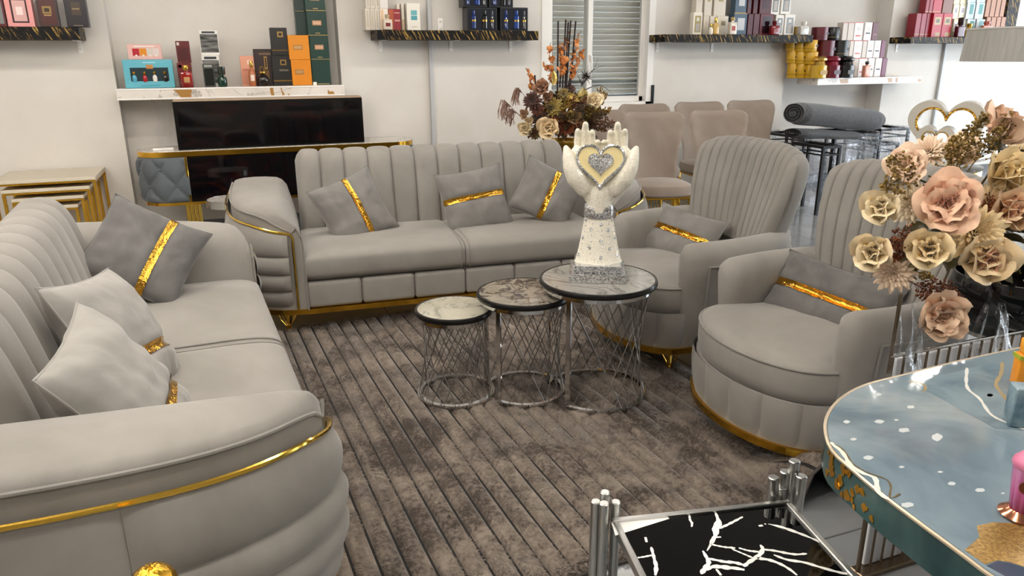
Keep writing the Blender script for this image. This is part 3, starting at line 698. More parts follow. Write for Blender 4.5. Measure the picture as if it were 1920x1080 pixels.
MB().tube([(x, y, BZ-0.002) for x, y in inset(1.001)], 0.0035, 6, closed=True).build('edge_band', M('#c9b9a0', 0.3, 0.5), blue)
# shapes cast in the resin: white pebbles, gold vein, gold glitter pool
PEB = M('#bcc3c6', 0.12); GLIT = noisy('gold_glitter', '#8a6a33', '#c9a564', 180, 0.3, 0.7, bs=0.6, bscale=400, bdist=0.003)
def disc_poly(px, py, rx, ry, n=12, seed=0):
    return [bl(px+rx*math.cos(2*PI*i/n)*(1+0.15*math.sin(3*i+seed)), py+ry*math.sin(2*PI*i/n)*(1+0.15*math.cos(2*i+seed))) for i in range(n)]
G = lambda x, y: (1500+x*420/986, 620+y*460/1080)
for i, (x, y, rx, ry) in enumerate([(345, 282, 14, 7), (205, 402, 15, 7), (349, 401, 21, 8), (424, 394, 10, 4), (488, 337, 17, 7), (458, 439, 25, 10), (235, 479, 14, 6), (300, 560, 22, 9), (447, 601, 12, 5), (668, 674, 17, 8), (793, 703, 22, 9), (893, 717, 8, 4), (473, 768, 28, 11), (603, 470, 24, 16), (617, 623, 12, 4), (836, 285, 14, 7)]):
    flat_poly('pebble_inlay', disc_poly(*G(x, y), rx*0.426, ry*0.426, 12, i), PEB, blue, BZ+0.0002, 0.0004)
flat_poly('gold_glitter_inlay', [bl(*G(*p)) for p in ((725, 967), (790, 910), (778, 860), (850, 845), (985, 850), (1020, 940), (985, 1040), (930, 1022), (870, 1012), (815, 1030))], GLIT, blue, BZ+0.0002, 0.0005)
flat_poly('dark_resin_inlay', [bl(*G(*p)) for p in ((820, 1035), (870, 1016), (930, 1026), (985, 1044), (1060, 1075), (1010, 1120), (900, 1078))], M('#3a4757', 0.1), blue, BZ+0.0002, 0.0004)
flat_poly('dark_resin_inlay', [bl(*G(*p)) for p in ((490, 218), (560, 213), (700, 178), (885, 135), (870, 230), (900, 300), (985, 390), (985, 440), (860, 430), (730, 360), (560, 268))], noisy('smoky_resin', '#5d7280', '#788b95', 9, 0.1, dist=1.0), blue, BZ+0.0002, 0.0004)
def vein_strip(pts, w, mat, name, z=BZ+0.0007):
    P = resample(catmull([bl(*G(*p)) for p in pts], 30), 24); L = []; R_ = []
    for i in range(len(P)):
        a, b = P[max(i-1, 0)], P[min(i+1, len(P)-1)]; d = (b-a)/np.linalg.norm(b-a); k = w*(0.6+0.5*abs(math.sin(i*0.9)))
        L.append((P[i][0]-d[1]*k, P[i][1]+d[0]*k, z)); R_.append((P[i][0]+d[1]*k, P[i][1]-d[0]*k, z))
    n = len(L); MB().add(L+R_, [(i, i+1, n+i+1, n+i) for i in range(n-1)]).build(name, mat, blue, smooth=False)
vein_strip([(735, 165), (735, 250), (790, 300), (840, 370), (920, 410), (1000, 440)], 0.0035, M('#d5d6d2', 0.15), 'white_vein')
vein_strip([(890, 140), (885, 190), (862, 235), (885, 275), (930, 330), (985, 385)], 0.004, M('#c9b68c', 0.25, 0.6), 'gold_vein')
vein_strip([(480, 225), (520, 230), (552, 245), (545, 268)], 0.003, M('#c9b68c', 0.25, 0.6), 'gold_vein')
vein_strip([(135, 492), (190, 540), (220, 590), (280, 630), (330, 650), (345, 715), (390, 740)], 0.0045, M('#e0ddd0', 0.15), 'white_vein')
vein_strip([(150, 500), (195, 530), (235, 590), (310, 632), (380, 655), (400, 690), (395, 740), (440, 720)], 0.0016, M('#8c7a55', 0.25, 0.6), 'gold_vein', BZ+0.001)
GF = M('#c8942a', 0.3, 0.85)
rim = [np.array(p) for p in e0]
best = sorted(range(len(rim)), key=lambda i: np.hypot(*(rim[i]-np.array(bl(1575, 862)))))[0]
for i in range(26):
    j = (best+int(random.triangular(-4, 6, 1))) % len(rim); p = rim[j]+(rim[(j+1) % len(rim)]-rim[j])*random.random()
    n = p-np.array([cxb, cyb]); n = n/np.linalg.norm(n); z = BZ-0.01-random.random()*0.055; sz = random.uniform(0.004, 0.010)
    ax = math.atan2(n[1], n[0])
    MB().prism([(sz*math.cos(a)*(1+0.4*math.sin(a*3+i)), sz*math.sin(a)*(1+0.3*math.cos(2*a+i))) for a in [2*PI*q/9 for q in range(9)]], 0, 0.0012).xform(Matrix.Translation((p[0]+n[0]*0.0005, p[1]+n[1]*0.0005, z)) @ Matrix.Rotation(ax, 4, 'Z') @ Matrix.Rotation(PI/2, 4, 'Y')).build('gold_leaf_flake', GF, blue, smooth=False)
MB().lathe([(0.30, 0.0), (0.30, 0.02), (0.10, 0.05), (0.08, 0.3), (0.10, BZ-0.10), (0.22, BZ-0.075)], 32, (1.72, 0.55, 0)).build('pedestal', STEEL, blue)
# ================================================================== shag rug with carved ribs
RX0, RX1, RY0, RY1, RZ = -0.34, 1.955, 1.62, 4.06, rad(2.5)
def rug_mat():
    m, nt, b = newmat('taupe_shag_pile'); v = coords(nt)
    n1 = noise_n(nt, v, 3.0, 3, 0.6, 1.2); n2 = noise_n(nt, v, 70, 3, 0.6)
    r = ramp(nt, [(0.36, '#463e38'), (0.48, '#6a6058'), (0.68, '#82776c')]); mx = N_(nt, 'ShaderNodeMath', operation='MULTIPLY_ADD'); mx.inputs[1].default_value = 0.62; nt.links.new(n2.outputs['Fac'], mx.inputs[0])
    sub = N_(nt, 'ShaderNodeMath', operation='SUBTRACT'); sub.inputs[1].default_value = 0.31; nt.links.new(n1.outputs['Fac'], sub.inputs[0]); nt.links.new(sub.outputs[0], mx.inputs[2])
    nt.links.new(mx.outputs[0], r.inputs['Fac']); nt.links.new(r.outputs['Color'], b.inputs['Base Color']); setp(b, rough=0.9, sheen=0.35, sheen_r=0.4, spec=0.15); return m
RUGM = rug_mat(); RUGB = M('#1c1a19', 0.95)
def rug_lift(x, y):            # the front right corner has buckled into an arch
    t = max(0.0, 1-(y-RY0)/0.34); t = t*t*(3-2*t)
    q = (x-1.70)/0.075
    return 0.145*t*math.exp(-q**4) if abs(q) < 2 else 0.0
rug = thing('rug', 'taupe shag rug with carved ribs lying between the sofas and armchairs', 'rug', (0, 0, 0.001), 0)
rug.rotation_euler = (0, 0, 0)
def rxy(x, y):                 # slight turn of the whole rug about its middle
    cx, cy = 0.8, 2.8; c, s = math.cos(RZ), math.sin(RZ); return (cx+(x-cx)*c-(y-cy)*s, cy+(x-cx)*s+(y-cy)*c)
def bk(u, v, top):
    x = RX0+(RX1-RX0)*u; y = RY0+(RY1-RY0)*v; X, Y = rxy(x, y); return (X, Y, rug_lift(x, y)+(0.0045 if top else 0.0))
nu, nv = 121, 40
m = MB().grid(lambda u, v: bk(u, v, True), nu, nv); k = len(m.v); m.grid(lambda u, v: bk(1-u, v, False), nu, nv)
m.build('backing', RUGB, rug)
edge = [bk(i/60, 0, True) for i in range(61)]+[bk(1, i/30, True) for i in range(1, 31)]
MB().tube(edge, 0.006, 6).build('bound_edge', M('#4a4541', 0.9), rug)
NR = 31; rw = (RX1-RX0)/NR
def fbm(x, y, z): return noise.noise(Vector((x, y, z)))
for r in range(NR):
    x0 = RX0+r*rw
    # ground of the rib: a soft rounded ridge
    n_l, n_w = 130, 9
    def gr(u, v):
        q = 2*v-1; y = RY0+(RY1-RY0)*u; wob = 0.004*fbm(r*3.3, y*4, 1.0)
        x = x0+rw*(0.5+0.445*q)+wob*(1-q*q)
        hgt = 0.019*math.sqrt(max(0, 1-abs(q)**2.6))+0.004*fbm(x*24, y*24, 2.0)*(1-q*q)+0.002*fbm(x*70, y*70, 4.0)*(1-q*q)
        ee = min(1, u*60, (1-u)*60); hgt *= ee
        X, Y = rxy(x, y); return (X, Y, 0.005+max(0.0, hgt)+rug_lift(x, y))
    mb = MB().grid(gr, n_l, n_w)
    # tufts: short bent blades combed by a slow flow field
    nb = 5600
    u = np.random.rand(nb); v = np.random.rand(nb)
    V = []; Fc = []
    for i in range(nb):
        q = 2*v[i]-1; y = RY0+(RY1-RY0)*u[i]; x = x0+rw*(0.5+0.39*q)
        a = 2*PI*fbm(x*2.2, y*2.2, 7.0)*1.3+0.9*random.random()+(-1.6 if q < 0 else 1.6)*0.25
        L = random.uniform(0.007, 0.0135); dx, dy = math.cos(a), math.sin(a); lean = 0.55+0.45*fbm(x*5, y*5, 9.0)
        z0 = 0.005+0.016*math.sqrt(max(0, 1-abs(q)**2.6))+rug_lift(x, y)
        X, Y = rxy(x, y); w = 0.0019
        b0 = len(V); px, py = -dy*w, dx*w
        V += [(X-px, Y-py, z0), (X+px, Y+py, z0), (X+px*0.8+dx*L*0.55*lean, Y+py*0.8+dy*L*0.55*lean, z0+L*0.42), (X-px*0.8+dx*L*0.55*lean, Y-py*0.8+dy*L*0.55*lean, z0+L*0.42), (X+dx*L*1.05, Y+dy*L*1.05, z0+L*0.52*(1.3-lean))]
        Fc += [(b0, b0+1, b0+2, b0+3), (b0+3, b0+2, b0+4)]
    mb.add(V, Fc)
    o = mb.build('pile_rib', RUGM, rug, angle=180)
# ================================================================== sculptures
def sparkle(name, base, amt=0.25, scale=420, rough=0.45, metal=0.0, spark=0.9):
    m, nt, b = newmat(name); v = coords(nt); vo = N_(nt, 'ShaderNodeTexVoronoi'); vo.inputs['Scale'].default_value = scale; nt.links.new(v, vo.inputs['Vector'])
    sep = N_(nt, 'ShaderNodeSeparateColor'); nt.links.new(vo.outputs['Color'], sep.inputs[0])
    r = ramp(nt, [(1-amt, (rough, rough, rough)), (1-amt+0.02, (0.08, 0.08, 0.08))]); nt.links.new(sep.outputs[0], r.inputs['Fac']); nt.links.new(r.outputs['Color'], b.inputs['Roughness'])
    r2 = ramp(nt, [(1-amt, (metal, metal, metal)), (1-amt+0.02, (spark, spark, spark))]); nt.links.new(sep.outputs[0], r2.inputs['Fac']); nt.links.new(r2.outputs['Color'], b.inputs['Metallic'])
    setp(b, color=hexc(base)); bump(nt, b, sep.outputs[1], 0.7, 0.0025); return m
SPW = sparkle('sparkling_white_grit', '#e6e1d2', 0.10, spark=0.35); SPY = sparkle('pale_yellow_grit', '#e4d39c', 0.16, spark=0.0); SPS = sparkle('silver_glitter', '#c4c6c8', 0.6, 380, 0.3, 0.8)
def mosaic():
    m, nt, b = newmat('mirror_mosaic'); v = coords(nt, (160, 160, 260)); br = N_(nt, 'ShaderNodeTexVoronoi'); br.distance = 'CHEBYCHEV'; br.inputs['Scale'].default_value = 1.0; br.inputs['Randomness'].default_value = 0.25; nt.links.new(v, br.inputs['Vector'])
    r = ramp(nt, [(0.15, '#9a9b9d'), (0.4, '#f2f2f4'), (0.8, '#cfd0d3')]); sep = N_(nt, 'ShaderNodeSeparateColor'); nt.links.new(br.outputs['Color'], sep.inputs[0]); nt.links.new(sep.outputs[0], r.inputs['Fac'])
    nt.links.new(r.outputs['Color'], b.inputs['Base Color']); setp(b, metal=0.85, rough=0.16); bump(nt, b, sep.outputs[1], 0.35, 0.003); return m
MOS = mosaic()
def heart_pts(w, h, n=60):
    P = []
    for i in range(n):
        t = 2*PI*i/n; x = 16*math.sin(t)**3; y = 13*math.cos(t)-5*math.cos(2*t)-2*math.cos(3*t)-math.cos(4*t); P.append((x/32*w, (y+2.5)/29*h))
    return P
sc_yaw = rad(-27)      # faces the camera's side
hs = thing('hand_sculpture', 'white sparkling sculpture of two cupped hands holding a heart, on the largest nesting table', 'sculpture', (T3[0]+0.01, T3[1]+0.03, 0.55), sc_yaw)
hs.scale = (1.04, 1.04, 1.04)
MB().rbox((0, 0, 0.018), (0.225, 0.225, 0.036), 0.002, 1).build('base_lower', MOS, hs, smooth=False)
MB().rbox((0, 0, 0.0505), (0.19, 0.19, 0.029), 0.002, 1).build('base_upper', MOS, hs, smooth=False)
# forearm: flared column with soft folds
def fa(u, v):
    z = 0.065+0.205*u; r = 0.094-0.042*u**0.75; a = 2*PI*v
    k = 1+0.05*math.cos(5*a+0.6)*(1-u)+0.02*math.cos(2*a); return (r*k*math.cos(a), r*k*0.78*math.sin(a), z)
m = MB().grid(fa, 24, 48, cv=True); m.f.append(tuple(range(47, -1, -1))); m.f.append(tuple(23*48+i for i in range(48))); m.build('forearm', SPW, hs)
MB().lathe([(0.0, 0.245), (0.058, 0.245), (0.060, 0.25), (0.059, 0.292), (0.057, 0.297), (0, 0.297)], 40, m=Matrix.Diagonal((1, 0.8, 1))).build('mirror_band', MOS, hs)
def capsule(mb, pts, rs, sub=6):
    pts = [Vector(p) for p in pts]
    for (a, ra), (b, rb) in zip(zip(pts, rs), zip(pts[1:], rs[1:])):
        for k in range(sub+1):
            t = k/sub; mb.ball(a.lerp(b, t), ra+(rb-ra)*t, 14)
hb = MB()
capsule(hb, [(0, 0, 0.28), (0, 0, 0.34)], [0.05, 0.054])
for s in (-1, 1):
    # palm: overlapping lobes widening from the wrist
    capsule(hb, [(s*0.016, 0.005, 0.335), (s*0.045, 0.012, 0.385), (s*0.058, 0.018, 0.44), (s*0.060, 0.022, 0.485)], [0.048, 0.050, 0.046, 0.032])
    capsule(hb, [(s*0.03, 0.012, 0.37), (s*0.024, 0.024, 0.43), (s*0.022, 0.026, 0.495)], [0.038, 0.030, 0.022])
    capsule(hb, [(s*0.075, 0.004, 0.395), (s*0.090, 0.006, 0.43), (s*0.094, 0.010, 0.475), (s*0.094, 0.014, 0.50)], [0.036, 0.044, 0.034, 0.024])
    # five fingers: little, ring, middle, index, thumb
    for x0, x1, z1, r in ((0.0135, 0.012, 0.555, 0.0122), (0.0375, 0.035, 0.594, 0.0142), (0.0645, 0.062, 0.624, 0.0148), (0.0925, 0.091, 0.598, 0.0142)):
        capsule(hb, [(s*x0, 0.022, 0.47), (s*(x0*0.6+x1*0.4), 0.026, 0.47+(z1-0.47)*0.45), (s*(x0*0.2+x1*0.8), 0.020, 0.47+(z1-0.47)*0.78), (s*x1, 0.008, z1-r)], [r*1.05, r*1.02, r*0.97, r*0.78])
    capsule(hb, [(s*0.060, -0.012, 0.37), (s*0.092, -0.020, 0.41), (s*0.110, -0.022, 0.445), (s*0.122, -0.018, 0.480), (s*0.129, -0.014, 0.502), (s*0.136, -0.010, 0.520)], [0.040, 0.042, 0.036, 0.027, 0.019, 0.011])
ho = hb.build('hands', SPW, hs)
rm = ho.modifiers.new('merge', 'REMESH'); rm.mode = 'VOXEL'; rm.voxel_size = 0.0034; rm.use_smooth_shade = True
sm = ho.modifiers.new('soften', 'SMOOTH'); sm.factor = 0.5; sm.iterations = 3
hrot = Matrix.Rotation(rad(-10), 4, 'X')
def heart_part(name, w, h, y0, t, mat, zc):
    P = heart_pts(w, h); MB().prism(P, 0, t).xform(Matrix.Translation((0, y0, zc)) @ hrot @ Matrix.Rotation(rad(90), 4, 'X')).build(name, mat, hs, smooth=False)
heart_part('heart_plate', 0.185, 0.17, -0.022, 0.026, SPY, 0.452)
MB().tube([Matrix.Translation((0, -0.048, 0.452)) @ hrot @ Matrix.Rotation(rad(90), 4, 'X') @ Vector((x, y, 0)) for x, y in heart_pts(0.182, 0.167)], 0.006, 7, closed=True).build('heart_border', SPS, hs)
heart_part('heart_center', 0.098, 0.088, -0.046, 0.006, SPS, 0.460)
rf = MB()
for i in range(8): rf.ball((0.0062*math.cos(PI*i/4), 0.0062*math.sin(PI*i/4), 0.001), 0.0026, 6)
rf.ball((0, 0, 0.002), 0.003, 6); rfm = rf.mesh('rhinestone_flower'); rfm.materials.append(M('#d9dde2', 0.08, 0.9))
pearl = MB().ball((0, 0, 0), 0.0028, 8).mesh('pearl'); pearl.materials.append(M('#dfe0e2', 0.15, 0.5))
for i, (a, us) in enumerate(((-150, (0.15, 0.5, 0.85)), (-118, (0.32, 0.68)), (-82, (0.14, 0.46, 0.78)), (-52, (0.3, 0.66)), (-24, (0.15, 0.5, 0.85)))):
    for u in us:
        v = (rad(a) % (2*PI))/(2*PI); p = Vector(fa(u, v)); n = Vector((p.x, p.y*1.3, 0.015)).normalized()
        o = mk('rhinestone_flower', rfm, None, hs, p); o.rotation_euler = n.to_track_quat('Z', 'Y').to_euler()
        for du in (-0.12, 0.12):
            if 0.03 < u+du < 0.97: mk('pearl', pearl, None, hs, Vector(fa(u+du, (v+0.012) % 1)))

# ---- pair of open hearts, white with gold rims
def heart_ring(w, h, t_in, depth, mat, gm, parent, org, nm):
    P = heart_pts(w, h, 72); c = np.array([0, h*0.04]); L = []
    Q = [tuple(c+(np.array(p)-c)*t_in) for p in P]
    y0, y1 = -depth/2, depth/2
    m = MB().rings([[(x, y0, z) for x, y in [(0, 0)] for x, z in Q], [(x, y0, z) for x, z in P], [(x, y1, z) for x, z in P], [(x, y1, z) for x, z in Q], [(x, y0, z) for x, z in Q]], False, False)
    m.xform(Matrix.Translation(org)); o = m.build(nm, mat, parent, angle=35)
    MB().tube([(x+org[0], y0+org[1]-0.001, z+org[2]) for x, z in Q], 0.006*w/0.36, 6, closed=True).build('gold_rim', gm, o)
    return o
hp = Vector((aty(1764, 300, 3.25).x, 3.25, 0.0)); hz = aty(1764, 303, 3.25).z-0.02
ht = thing('heart_sculpture', 'white twin heart sculpture with gold rims standing on the gold drum table', 'sculpture', (hp.x, hp.y, hz), rad(-56))
IV = sparkle('ivory_grit', '#d2cdc3', 0.08, spark=0.0)
heart_ring(0.40, 0.375, 0.76, 0.17, IV, FOIL, ht, (0.0, 0, 0.19), 'outer_heart')
heart_ring(0.20, 0.19, 0.68, 0.15, IV, FOIL, ht, (-0.04, -0.03, 0.135), 'inner_heart')
MB().rbox((0, 0, 0.008), (0.16, 0.12, 0.016), 0.004, 2).build('foot', IV, ht)
dr = thing('drum_table', 'gold drum side table with a mirrored top under the heart sculpture', 'side table', (hp.x-0.02, hp.y+0.02, 0))
MB().lathe([(0.24, 0.0), (0.25, 0.01), (0.25, hz-0.02), (0.245, hz-0.014)], 40).build('drum', M('#b4924e', 0.18, 1.0), dr)
MB().lathe([(0.0, hz-0.013), (0.255, hz-0.013), (0.255, hz), (0.0, hz)], 40).build('mirror_top', M('#b8b3ab', 0.05, 1.0), dr)
# ---- grey drum lamp (its pole stands just outside the frame)
lz = aty(1845, 116, 3.2).z; lx = aty(1845, 116, 3.2).x
la = thing('floor_lamp', 'grey drum shade lamp cut off by the right edge of the photo', 'lamp', (lx+0.50, 3.2, 0))
MB().lathe([(0.44, lz), (0.425, lz+0.185), (0.422, lz+0.185), (0.437, lz), (0.44, lz)], 48).build('shade', noisy('grey_satin', '#a2a19c', '#b4b3ae', 5, 0.45, sc=(8, 8, 0.4), sheen=0.3), la)
MB().lathe([(0.424, lz+0.183), (0.430, lz+0.183), (0.430, lz+0.192), (0.424, lz+0.192), (0.424, lz+0.183)], 48).build('shade_rim', M('#d8d6d2', 0.4), la)
MB().lathe([(0.15, 0), (0.15, 0.02), (0.012, 0.03), (0.010, lz+0.1), (0.03, lz+0.1), (0.03, lz+0.14), (0.0, lz+0.15)], 24).build('stand', STEEL, la)
# ================================================================== fireplace console
def stadium(x0, x1, y0, y1, n=14, k=1.0):
    r = (y1-y0)/2; cy = (y0+y1)/2
    return [(x1-r+r*math.cos(a)*1.0, cy+r*math.sin(a)) for a in [-PI/2+PI*i/n for i in range(n+1)]]+[(x0+r+r*math.cos(a), cy+r*math.sin(a)) for a in [PI/2+PI*i/n for i in range(n+1)]]
CX0, CX1, CY0, CY1, CZ = -0.635, 1.56, 6.32, 6.74, 0.76
con = thing('fireplace_console', 'low console with marble top, tufted grey ends and dark fireplace glass', 'console', (0, 0, 0))
MB().prism(stadium(CX0, CX1, CY0, CY1), CZ-0.018, CZ).build('marble_top', marble('white_marble', '#dcd8d2', '#c8c3bc', '#9b948c', scale=7, width=0.03), con, smooth=False)
MB().rings([[(x, y, z) for x, y in stadium(CX0-0.004, CX1+0.004, CY0-0.004, CY1+0.004)] for z in (CZ-0.045, CZ-0.006)]).build('gold_edge', GOLD, con)
ZB = 0.36
MB().rings([[(x, y, z) for x, y in stadium(CX0+0.005, CX1-0.005, CY0-0.002, CY1)] for z in (ZB-0.022, ZB)]).build('gold_plinth', GOLD, con)
MB().box(((CX0+CX1)/2, (CY0+CY1)/2+0.02, (ZB+CZ-0.045)/2), (1.75, 0.36, CZ-0.047-ZB)).build('carcass', BLACK, con, smooth=False)
def tuft_end(side):
    r = (CY1-CY0)/2; xe = CX0 if side < 0 else CX1; cy = (CY0+CY1)/2
    def base(u):      # path along the rounded end: front straight part then the half circle
        L0, L1 = 0.15, PI*r; s = u*(L0+L1)
        if s < L0: return np.array([xe-side*(r+L0-s), CY0]), np.array([0, -1.0]), s
        a = (s-L0)/r; return np.array([xe-side*r+side*r*math.sin(a), cy-r*math.cos(a)]), np.array([side*math.sin(a), -math.cos(a)]), s
    H_ = CZ-0.045-ZB
    def fn(u, v):
        p, n, s = base(u); z = ZB+H_*v; a = (s/0.20+v*H_/0.26); b = (s/0.20-v*H_/0.26)
        d = (abs(math.sin(PI*a))*abs(math.sin(PI*b)))**0.4*0.034; e = min(1, v*8, (1-v)*8)**0.5
        q = p+n*(d*e-0.006); return (q[0], q[1], z)
    m = MB().grid(fn, 80, 40)
    if side > 0: m.f = [tuple(reversed(f)) for f in m.f]
    o = m.build('tufted_end', SLATE, con, angle=80)
    bm_ = MB().ball((0, 0, 0), 0.010, 10, (1, 0.6, 1)).mesh('button'); bm_.materials.append(SLATE)
    for i in range(0, 9):
        for j in range(0, 4):
            # groove crossings: a, b both integers
            A_, B_ = i, None
            for B_ in range(-3, 9):
                s = (A_+B_)/2*0.20; v = (A_-B_)/2*0.26/H_
                if 0.02 < s < 0.80 and 0.08 < v < 0.92 and j == 0:
                    p, n, _ = base(s/(0.15+PI*r)); mk('button', bm_, None, o, (p[0]+n[0]*0.001, p[1]+n[1]*0.001, ZB+H_*v))
for s in (-1, 1): tuft_end(s)
def ember():
    m, nt, b = newmat('dark_fireplace_glass'); v = coords(nt, (1.2, 1, 3.2)); n = noise_n(nt, v, 3.5, 5, 0.6, 1.2)
    r = ramp(nt, [(0.5, (0.002, 0.002, 0.003)), (0.76, (0.020, 0.004, 0.003))]); nt.links.new(n.outputs['Fac'], r.inputs['Fac']); nt.links.new(r.outputs['Color'], b.inputs['Base Color'])
    setp(b, rough=0.06, spec=0.5); return m
EMB = ember()
MB().box((0.475, CY0-0.004, (ZB+CZ-0.045)/2), (1.50, 0.012, CZ-0.05-ZB)).build('fireplace_glass', EMB, con, smooth=False)
for x in (-0.285, 1.235): MB().rbox((x, CY0-0.010, (ZB+CZ-0.045)/2), (0.018, 0.016, CZ-0.05-ZB), 0.003, 1).build('gold_post', GOLDB, con)
lg = MB().lathe([(0.009, 0), (0.009, ZB-0.022)], 10).mesh('leg_tube'); lg.materials.append(GOLDB)
for x in (-0.28, 1.2):
    for dx in (-0.045, -0.015, 0.015, 0.045):
        for y in (CY0+0.08, CY1-0.10): mk('leg_tube', lg, None, con, (x+dx, y, 0))
# the boxed electric fireplace standing on it
FX0, FX1, FY = -0.325, 1.115, 6.37; fz1 = 1.138
fp = thing('electric_fireplace', 'long black glass electric fireplace insert standing on the console', 'fireplace', ((FX0+FX1)/2, FY, CZ), 0)
w = FX1-FX0; hh = fz1-CZ
MB().rbox((0, 0.085, hh/2), (w, 0.15, hh), 0.003, 1).build('casing', M('#a8917a', 0.6), fp, smooth=False)
MB().rbox((0, 0.002, hh/2-0.006), (w+0.004, 0.016, hh-0.012), 0.002, 1).build('frame', M('#050505', 0.2), fp, smooth=False)
MB().box((0, -0.0075, hh/2-0.006), (w-0.05, 0.004, hh-0.06)).build('glass', EMB, fp, smooth=False)
# plastic wrapping hanging off its left side, and scraps
def crumple(name, label, loc, sx, sy, sz, seed, n=16, mat=FILM):
    def f(u, v):
        x, z = (u-0.5), (v-0.5); d = noise.noise(Vector((u*4+seed, v*4, 0)))+0.5*noise.noise(Vector((u*9, v*9+seed, 3)))
        e = 1+0.5*noise.noise(Vector((u*3, v*3, seed*2.0)))
        return (x*sx*e, d*sy, z*sz*e)
    o = MB().grid(f, n, n).build(name, mat, None, loc, label=label, cat='plastic film'); return o
crumple('plastic_wrap', 'clear plastic wrap hanging beside the black fireplace insert', (-0.39, 6.45, 0.955), 0.14, 0.07, 0.33, 1.3)
crumple('plastic_wrap', 'crumpled clear plastic scrap on the edge of the marble shelf', (aty(352, 181, 6.5).x, 6.56, 1.262), 0.15, 0.03, 0.06, 4.1)
rc = MB().rbox((0, 0, 0.008), (0.15, 0.045, 0.016), 0.005, 2).build('remote_control', WHITEP, None, (-0.44, 6.44, CZ), (0, 0, 0.1), label='small white remote lying on the console marble top', cat='remote control')
MB().rbox((0, -0.004, 0.017), (0.03, 0.02, 0.003), 0.001, 1).build('button', M('#bbbbbb', 0.5), rc)

# ================================================================== gold nested tables on the left
gz = 0.62; pf, pr, pl = atz(178.5, 331, gz), atz(189, 308, gz), atz(10, 308, gz)
gx1 = pf.x; gw = 0.66; gy0, gy1 = pf.y, 6.72
LEATH = M('#cfc6b4', 0.5)
for k, lab in enumerate(('largest gold-framed cream nesting table, top of the nest', 'second cream nesting table in the gold nest, just below the largest', 'third cream nesting table in the gold nest', 'smallest cream nesting table at the bottom of the gold nest')):
    w = gw-0.10*k; z = gz-0.067*k; x0 = gx1-0.05*k-w; x1 = gx1-0.05*k; y0 = gy0+0.012*k; y1 = gy1-0.02*k
    t = thing('nested_table', lab, 'side table', ((x0+x1)/2, (y0+y1)/2, 0), 0, 'gold nested tables by the wall')
    d = y1-y0
    MB().rbox((0, 0, z-0.012), (w, d, 0.024), 0.003, 1).build('table_top', LEATH, t, smooth=False)
    MB().box((0, 0, z-0.0305), (w-0.006, d-0.004, 0.013)).build('gold_rim', GOLD, t, smooth=False)
    for sx in (-1, 1):
        m = MB(); xx = sx*(w/2-0.012)
        for yy in (-d/2+0.012, d/2-0.012): m.box((xx, yy, (z-0.037)/2), (0.02, 0.02, z-0.037))
        m.box((xx, 0, 0.01), (0.02, d-0.044, 0.02)); m.build('leg_frame', GOLD, t, smooth=False)
# small round table behind the gap between the sofas
st = thing('side_table', 'small round marble side table with chrome rim behind the gap between the sofas', 'side table', (0.02, 5.55, 0))
MB().lathe([(0, 0.485), (0.17, 0.485), (0.17, 0.497), (0, 0.497)], 40).build('marble_top', bpy.data.materials['white_marble'], st)
MB().lathe([(0.165, 0.45), (0.178, 0.45), (0.178, 0.498), (0.171, 0.498), (0.165, 0.45)], 40).build('rim', CHROME, st)
MB().lathe([(0.13, 0), (0.13, 0.01), (0.02, 0.02), (0.016, 0.45), (0.06, 0.485)], 24).build('stem', CHROME, st)
# gold ornament in the foreground by the near arm
gp_ = aty(288, 1100, 1.02)
go = thing('gold_ornament', 'hammered gold ball ornament at the bottom edge in front of the near sofa arm', 'ornament', (gp_.x, gp_.y, 0))
def hb_(u, v):
    a, b = 2*PI*v, PI*u; r = 0.034*(1+0.03*math.sin(11*a)*math.sin(13*b)); return (r*math.sin(b)*math.cos(a), r*math.sin(b)*math.sin(a), gp_.z-r*math.cos(b))
MB().grid(hb_, 30, 44, cv=True).build('ball', M('#c79b36', 0.25, 1.0), go)
MB().lathe([(0.09, 0), (0.09, 0.012), (0.015, 0.03), (0.012, gp_.z-0.06), (0.02, gp_.z-0.03)], 20).build('stand', GOLD, go)
# ================================================================== wall shelves and the goods on them
def streak_marble():
    m, nt, b = newmat('black_gold_streak_laminate'); v0 = coords(nt, (1, 1, 1), (0, rad(28), 0)); mp = N_(nt, 'ShaderNodeMapping'); mp.inputs['Scale'].default_value = (70, 20, 9); nt.links.new(v0, mp.inputs['Vector']); v = mp.outputs['Vector']; n = noise_n(nt, v, 1.0, 4, 0.6, 0.4)
    r = ramp(nt, [(0.55, (0.004, 0.004, 0.005)), (0.60, hexc('#7d6230')), (0.66, hexc('#c2a054')), (0.72, (0.01, 0.01, 0.01))]); nt.links.new(n.outputs['Fac'], r.inputs['Fac']); nt.links.new(r.outputs['Color'], b.inputs['Base Color']); setp(b, rough=0.45, spec=0.2); return m
STREAK = streak_marble()
WMAR = marble('white_gold_marble_laminate', '#e6e1da', '#cfc8c0', '#a59d96', scale=1.5, gold='#a0763a', gold_w=(0.58, 0.585), width=0.02, rough=0.25)
